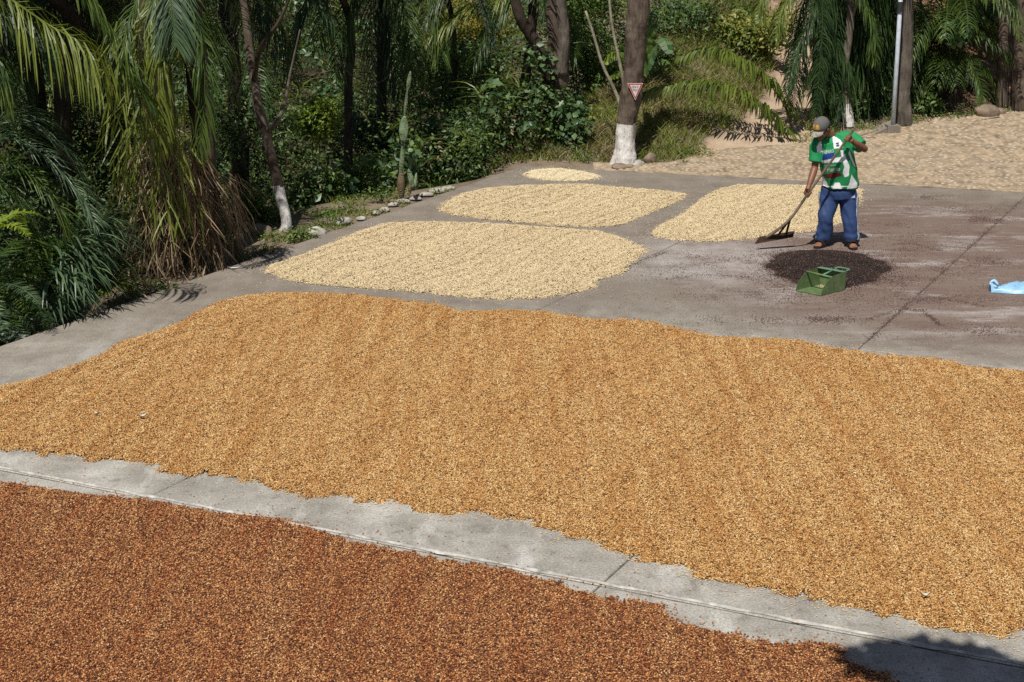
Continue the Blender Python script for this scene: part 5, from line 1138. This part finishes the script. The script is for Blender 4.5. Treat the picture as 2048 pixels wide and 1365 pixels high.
# hands closed round the handle
RT = J(1708, 259, -.30); RB = P(1578, 441, 17.02)
hd = (RB - RT).normalized(); HR_ = .0145
def on_handle(p): return RT + hd * (p - RT).dot(hd)
def hand(wrist, ctr, flip, palm_dir):
    ax = on_handle(ctr); a = hd * (1 if flip else -1); out = palm_dir - hd * palm_dir.dot(hd); out.normalize(); side = hd.cross(out)
    pc = ax + out * (HR_ + .018); b.tube([wrist, wrist.lerp(pc, .6), pc], [(.028, .026), (.034, .028), (.036, .026)], 10); b.ell(pc, (.04, .04, .026), Matrix((hd, side, out)).transposed())
    for k in range(4):
        o_ = (k - 1.5) * .0205 * (1 if flip else -1); rr_ = HR_ + .011; Ls = [.92, 1.0, .96, .8][k]; pts = []
        for q in range(7): th = (q / 6) * 3.7 * Ls - .1; pts.append(ax + hd * o_ + (out * math.cos(th) + side * math.sin(th)) * rr_ * (1.15 if q == 0 else 1))
        b.tube(pts, [.0105, .0105, .01, .01, .0095, .009, .0075], 8)
    tp = []
    for q in range(5): th = -(q / 4) * 2.2 - .3; tp.append(ax - hd * (.036 * (1 if flip else -1)) + (out * math.cos(th) + side * math.sin(th)) * (HR_ + .013) + hd * q * .003)
    b.tube(tp, [.014, .0125, .0115, .0105, .008], 8)
hand(WL, HLh, True, Vector((.1, .6, .5))); hand(WR, HRh, False, Vector((.5, .6, .1)))
bd, bV, bF = fuse(body, 'body', SKIN, man, .0065, 3)
# eyes, brows and moustache
EYE = simple('eye_dark', (.02, .015, .012), .3, .1); HAIR = simple('black_hair', (.012, .01, .009), .7, .2, 60)
for s_ in (-1, 1):
    m = MB(); m.ell(hp(s_ * .028, .083, .004), (.011, .006, .006), Mh, 8, 6); m.build('eye', EYE, man, smooth=True)
    m = MB(); m.tube([hp(s_ * .014, .093, .02), hp(s_ * .03, .09, .024), hp(s_ * .046, .078, .018)], [.004, .005, .003], 6); m.build('eyebrow', HAIR, man)
m = MB(); m.ell(hp(0, -.035, .005), (.079, .083, .07), Mh, 16, 10); m.build('hair', HAIR, man, smooth=True)
# cap
CAPM = painted('faded_cap', .85, .004); m = MB(); V = []; nu, nv = 28, 12
for i in range(nv + 1):
    ph = (math.pi * .56) * i / nv
    for k in range(nu):
        th = 2 * math.pi * k / nu; V.append(hp(.088 * math.sin(ph) * math.cos(th), -.012 + .107 * math.sin(ph) * math.sin(th), .035 + .092 * math.cos(ph)))
F = [(i * nu + k, (i + 1) * nu + k, (i + 1) * nu + (k + 1) % nu, i * nu + (k + 1) % nu) for i in range(nv) for k in range(nu)]
cp = mk('cap', V, F, CAPM, man, smooth=True); cols = []
for v in V:
    l = Mh.transposed() @ (Vector(v) - HC); th = math.atan2(l.x, l.y + .012)
    cols.append((.55, .3, .05, 1) if abs(th) < .42 and .045 < l.z < .098 and not (abs(th) < .1 and l.z > .07) else ((.11, .108, .1, 1)))
paint(cp, cols)
V = []
for i in range(9):
    a = -1.15 + 2.3 * i / 8
    for k in range(5):
        q = k / 4; x = .08 * math.sin(a) * (1 - .04 * q); y = .06 * math.cos(a) + .032 + q * .075 * (math.cos(a * .85)); z = .03 - q * .02 - .012 * (x / .08) ** 2 * 2
        V.append(hp(x, y, z))
n0 = len(V); V += [v - hu * .004 for v in V]
F = [(i * 5 + k, i * 5 + k + 1, (i + 1) * 5 + k + 1, (i + 1) * 5 + k) for i in range(8) for k in range(4)]; F += [tuple(n0 + q for q in f[::-1]) for f in F]
rim = [i * 5 + 4 for i in range(9)]; F += [(rim[i], rim[i] + n0, rim[i + 1] + n0, rim[i + 1]) for i in range(8)]
br = mk('brim', V, F, simple('bleached_brim', (.34, .32, .27), .9, .35, 30), cp, smooth=True)

# shirt
t_ = MB(); t_.tube([J(1679, 375, 0), J(1680, 366, 0), J(1679, 345, -.02), J(1674, 320, -.05), J(1669, 300, -.06), J(1667, 284, -.06), J(1664, 274, -.05)], [(.208, .15), (.212, .155), (.205, .15), (.2, .15), (.198, .14), (.175, .115), (.085, .085)], 26)
s1 = MB(); s1.tube(crv([J(1660, 286, -.05), SL, SL.lerp(EL, .45), SL.lerp(EL, .72)], 8), [.085, .098, .1, .095, .09, .086, .084, .082], 16)
s2 = MB(); s2.tube(crv([J(1672, 282, -.04), SR, SR.lerp(ER, .5), SR.lerp(ER, .8)], 8), [.08, .088, .088, .085, .082, .08, .078, .077], 16)
sh, sV, sF = fuse([t_, s1, s2], 'shirt', SHIRT, man, .0052, 9)
co = np.array([tuple(v.co) for v in sh.data.vertices]); nr = np.array([tuple(v.normal) for v in sh.data.vertices]); wv = sV.copy()
for i in range(len(co)):
    x, y, z = wv[i]; f = .010 * noise.noise(Vector((x * 9 + z * 4, y * 6, z * 7 - x * 5))) + .009 * noise.noise(Vector((x * 16, y * 9, z * 5 + x * 8))) + .006 * math.sin(x * 38 + z * 12) * sst(1.0, .7, z)
    co[i] += nr[i] * f; wv[i] += nr[i] * f
sh.data.vertices.foreach_set('co', co.astype(np.float32).ravel())
def zp(l): return [(1580 + x / 7.583, 210 + y / 7.583) for x, y in l]
Wt = (.8, .8, .82, 1); Gn = (.012, .225, .075, 1)
pat = [(zp([(645, 465), (760, 530), (800, 580), (805, 650), (665, 668)]), Wt), (zp([(470, 545), (495, 715), (410, 725), (405, 640), (440, 570)]), Wt), (zp([(480, 850), (770, 790), (800, 870), (480, 885)]), Wt),
       (zp([(765, 690), (805, 690), (905, 935), (890, 1080), (830, 1100), (800, 1035), (825, 940), (780, 790)]), Wt), (zp([(885, 740), (905, 680), (940, 800), (1000, 950), (960, 920)]), Wt),
       (zp([(500, 1085), (560, 1180), (580, 1265), (440, 1225), (465, 1150)]), Wt), (zp([(935, 1060), (1020, 1190), (1020, 1260), (860, 1275), (900, 1200)]), Wt), (zp([(640, 1275), (680, 1180), (750, 1180), (795, 1275)]), Wt),
       (zp([(498, 762), (668, 715), (668, 800), (560, 835), (485, 835)]), (.02, .06, .28, 1)), (zp([(520, 1055), (640, 1030), (770, 1035), (780, 1080), (640, 1120), (540, 1110)]), (.12, .015, .015, 1)), (zp([(560, 520), (640, 470), (625, 455), (560, 505)]), Wt)]
pxy = np.array([topx(v) for v in wv]); cols = np.tile(np.array(Gn), (len(wv), 1))
front = nr[:, 1] < .25
for pl_, c_ in pat: cols[inpoly(pl_, pxy[:, 0], pxy[:, 1]) & front] = c_
bk = (~front) & (np.abs(np.sin(wv[:, 0] * 14)) > .75); cols[bk] = Wt
cols[(np.abs(pxy[:, 1] - (373.5)) < 1.0) & (pxy[:, 0] > 1640)] = Wt
paint(sh, cols)
# sleeve cuffs
WTRIM = simple('white_trim', (.65, .66, .66), .7, .1, 20); bv = BVHTree.FromPolygons([tuple(v) for v in wv], sF)
def print_on(shape, F, name, mat, lift=.0035):
    V = []
    for px, py in shape:
        r = ray(px, py); o0 = Vector((0, 0, CH)); h_, n_, i_, d_ = bv.ray_cast(o0, r.normalized(), 40)
        V.append((h_ if h_ is not None else P(px, py, MY - .2)) - r.normalized() * lift)
    return mk(name, V, F, mat, sh)
def ptext(t, x0, x1, y0, y1, mat, dy=0): T, F = text_mesh(t); return print_on([(x0 + u * (x1 - x0), y1 + v * (y0 - y1) + dy * (u - .5)) for u, v in T], F, 'lettering', mat)
ptext('PRIMERO', 1645.3, 1667.5, 300.3, 307.2, WTRIM, -3.5); ptext('La Puente', 1643.5, 1680.5, 334.5, 343.5, WTRIM, -2)
ptext('COOPERATIVA', 1649, 1672, 330, 333.2, WTRIM, -1)
NAVY = simple('navy_print', (.02, .1, .16), .6, .1)
for dx, dy in ((1671, 287), (1671.5, 291.5)):
    print_on([(dx, dy), (dx + 4, dy - 2), (dx + 8, dy - 1.5), (dx + 6, dy), (dx + 7, dy + 1.5), (dx + 2, dy + 1.8)], [(0, 1, 3), (1, 2, 3), (0, 3, 5), (3, 4, 5)], 'crest', NAVY)

# trousers
p_ = MB(); p_.tube([J(1678, 372, 0), J(1678, 380, .01), J(1678, 394, .02)], [(.185, .135), (.2, .145), (.19, .145)], 24)
lg = []
for k, (hpn, kn, an, td) in enumerate(LEG):
    q = MB(); a_ = Vector((an.x, an.y, .075)) + Vector((.0, 0, 0)); q.tube(crv([hpn + Vector((0, 0, .03)), hpn.lerp(kn, .5), kn, kn.lerp(a_, .5), a_], 12), [.112, .113, .11, .106, .101, .096, .092, .09, .09, .09, .088, .085], 20); lg.append(q)
pt, pV, pF = fuse([p_] + lg, 'trousers', PANTS, man, .0085, 6)
co = np.array([tuple(v.co) for v in pt.data.vertices]); nr = np.array([tuple(v.normal) for v in pt.data.vertices]); cols = np.tile(np.array((.028, .055, .15, 1)), (len(pV), 1))
for i in range(len(co)):
    x, y, z = pV[i]; low = sst(.45, .05, z)
    f = .012 * noise.noise(Vector((x * 7, y * 6, z * 9 + x * 6))) + (.0 + .003 * low) * math.sin(z * 60 + 14 * noise.noise(Vector((x * 6, y * 6, z * 2)))) * (.3 + low) + .016 * noise.noise(Vector((x * 16 + z * 7, y * 8, z * 3)))
    co[i] += nr[i] * f
    for k, (hpn, kn, an, td) in enumerate(LEG):
        if (k == 0) != (x < J(1678, 400).x): continue
        t = (z - an.z) / (hpn.z - an.z); c_ = an.lerp(hpn, max(0, min(1, t)))
        if z > kn.z: c_ = kn.lerp(hpn, min(1.2, (z - kn.z) / (hpn.z - kn.z)))
        else: c_ = Vector((an.x, an.y, 0)).lerp(kn, z / kn.z)
        an_ = math.degrees(math.atan2(-(y - c_.y), (x - c_.x) * (1 if k else -1)))
        if k == 0 and an_ > 8: continue
        if 20 < an_ < 29 or 38 < an_ < 47 or 2 < an_ < 8: cols[i] = (.7, .72, .75, 1)
pt.data.vertices.foreach_set('co', co.astype(np.float32).ravel()); paint(pt, cols)
bvp = BVHTree.FromPolygons([tuple(v) for v in pV], pF); V = []; F = []
for k, (x0, hh) in enumerate(((1703.5, 1.8), (1706, 3.4), (1708.5, 5.2))):
    base_y = 396
    for px, py in ((x0 - .2, base_y - 0), (x0 + 1.7, base_y - 0), (x0 + .9, base_y - hh), (x0 - .6, base_y - hh + 1.2)):
        r = ray(px, py).normalized(); h_, *_ = bvp.ray_cast(Vector((0, 0, CH)), r, 40); V.append((h_ if h_ is not None else P(px, py, MY - .1)) - r * .012)
    F.append((k * 4, k * 4 + 1, k * 4 + 2, k * 4 + 3))
mk('three_bar_emblem', V, F, WTRIM, pt)
# sandals
SAN = simple('black_rubber', (.02, .018, .018), .6, .2, 20)
for hpn, kn, an, td in LEG:
    tdn = td.normalized(); sd_ = tdn.cross(UP); f0 = Vector((an.x, an.y, .008)); m = MB(); top = []
    for k in range(16):
        a = 2 * math.pi * k / 16; top.append(f0 + tdn * (.065 + .135 * math.cos(a)) + sd_ * .052 * math.sin(a) * (1 + .15 * math.cos(a)))
    n_ = len(top); so_ = mk('sandal', [p - UP * .005 for p in top] + [p + UP * .013 for p in top], [tuple(range(n_ - 1, -1, -1)), tuple(range(n_, 2 * n_))] + [(k, (k + 1) % n_, n_ + (k + 1) % n_, n_ + k) for k in range(n_)], SAN, man)
    V = []; F = []
    for i in range(9):
        a = math.pi * i / 8; 
        for q in (.03, .12): V.append(f0 + tdn * q + sd_ * .054 * math.cos(a) + UP * (.01 + .085 * math.sin(a) * (1.05 if q < .06 else .82)))
    for i in range(8): F.append((2 * i, 2 * i + 1, 2 * i + 3, 2 * i + 2))
    mk('strap', V, F, SAN, so_, smooth=True)

# ------------------------------------------------------------------ the wooden rake he holds
WOOD = bark('weathered_wood', (.07, .05, .035), (.16, .12, .085), (.24, .19, .14)); WOODD = bark('dark_wet_wood', (.015, .009, .006), (.04, .024, .016), (.07, .045, .03))
rk = empty('rake', RT, 'long wooden coffee rake with braced head board held by the man', 'rake')
m = MB(); hb = P(1531, 477, 17.08); m.tube(crv([RT, RT.lerp(RB, .3) + Vector((.004, 0, .004)), RT.lerp(RB, .7), RB, hb], 18), [.0125 + .0055 * i / 17 for i in range(18)], 10, jit=.03, seed=3); m.build('handle', WOOD, rk, smooth=True)
for e_ in (P(1554, 474, 17.08), P(1572, 470, 17.1)):
    m = MB(); s0 = RB + Vector((0, 0, 0)) if e_.x < P(1560, 470, 17.08).x else P(1581, 436, 17.02); m.tube([s0, s0.lerp(e_, .5), e_], [.013, .013, .014], 8); m.build('brace', WOODD, rk, smooth=True)
a = P(1510, 488.5, 17.02); b_ = P(1586, 475, 17.14); a2 = P(1519, 475.5, 17.05); b2 = P(1589, 464, 17.17); th = Vector((.01, .05, .02)).normalized() * .02
m = MB(); m.add([a, b_, b2, a2, a + th, b_ + th, b2 + th, a2 + th], [(0, 1, 2, 3), (7, 6, 5, 4), (1, 0, 4, 5), (2, 1, 5, 6), (3, 2, 6, 7), (0, 3, 7, 4)]); m.build('head_board', WOODD, rk)
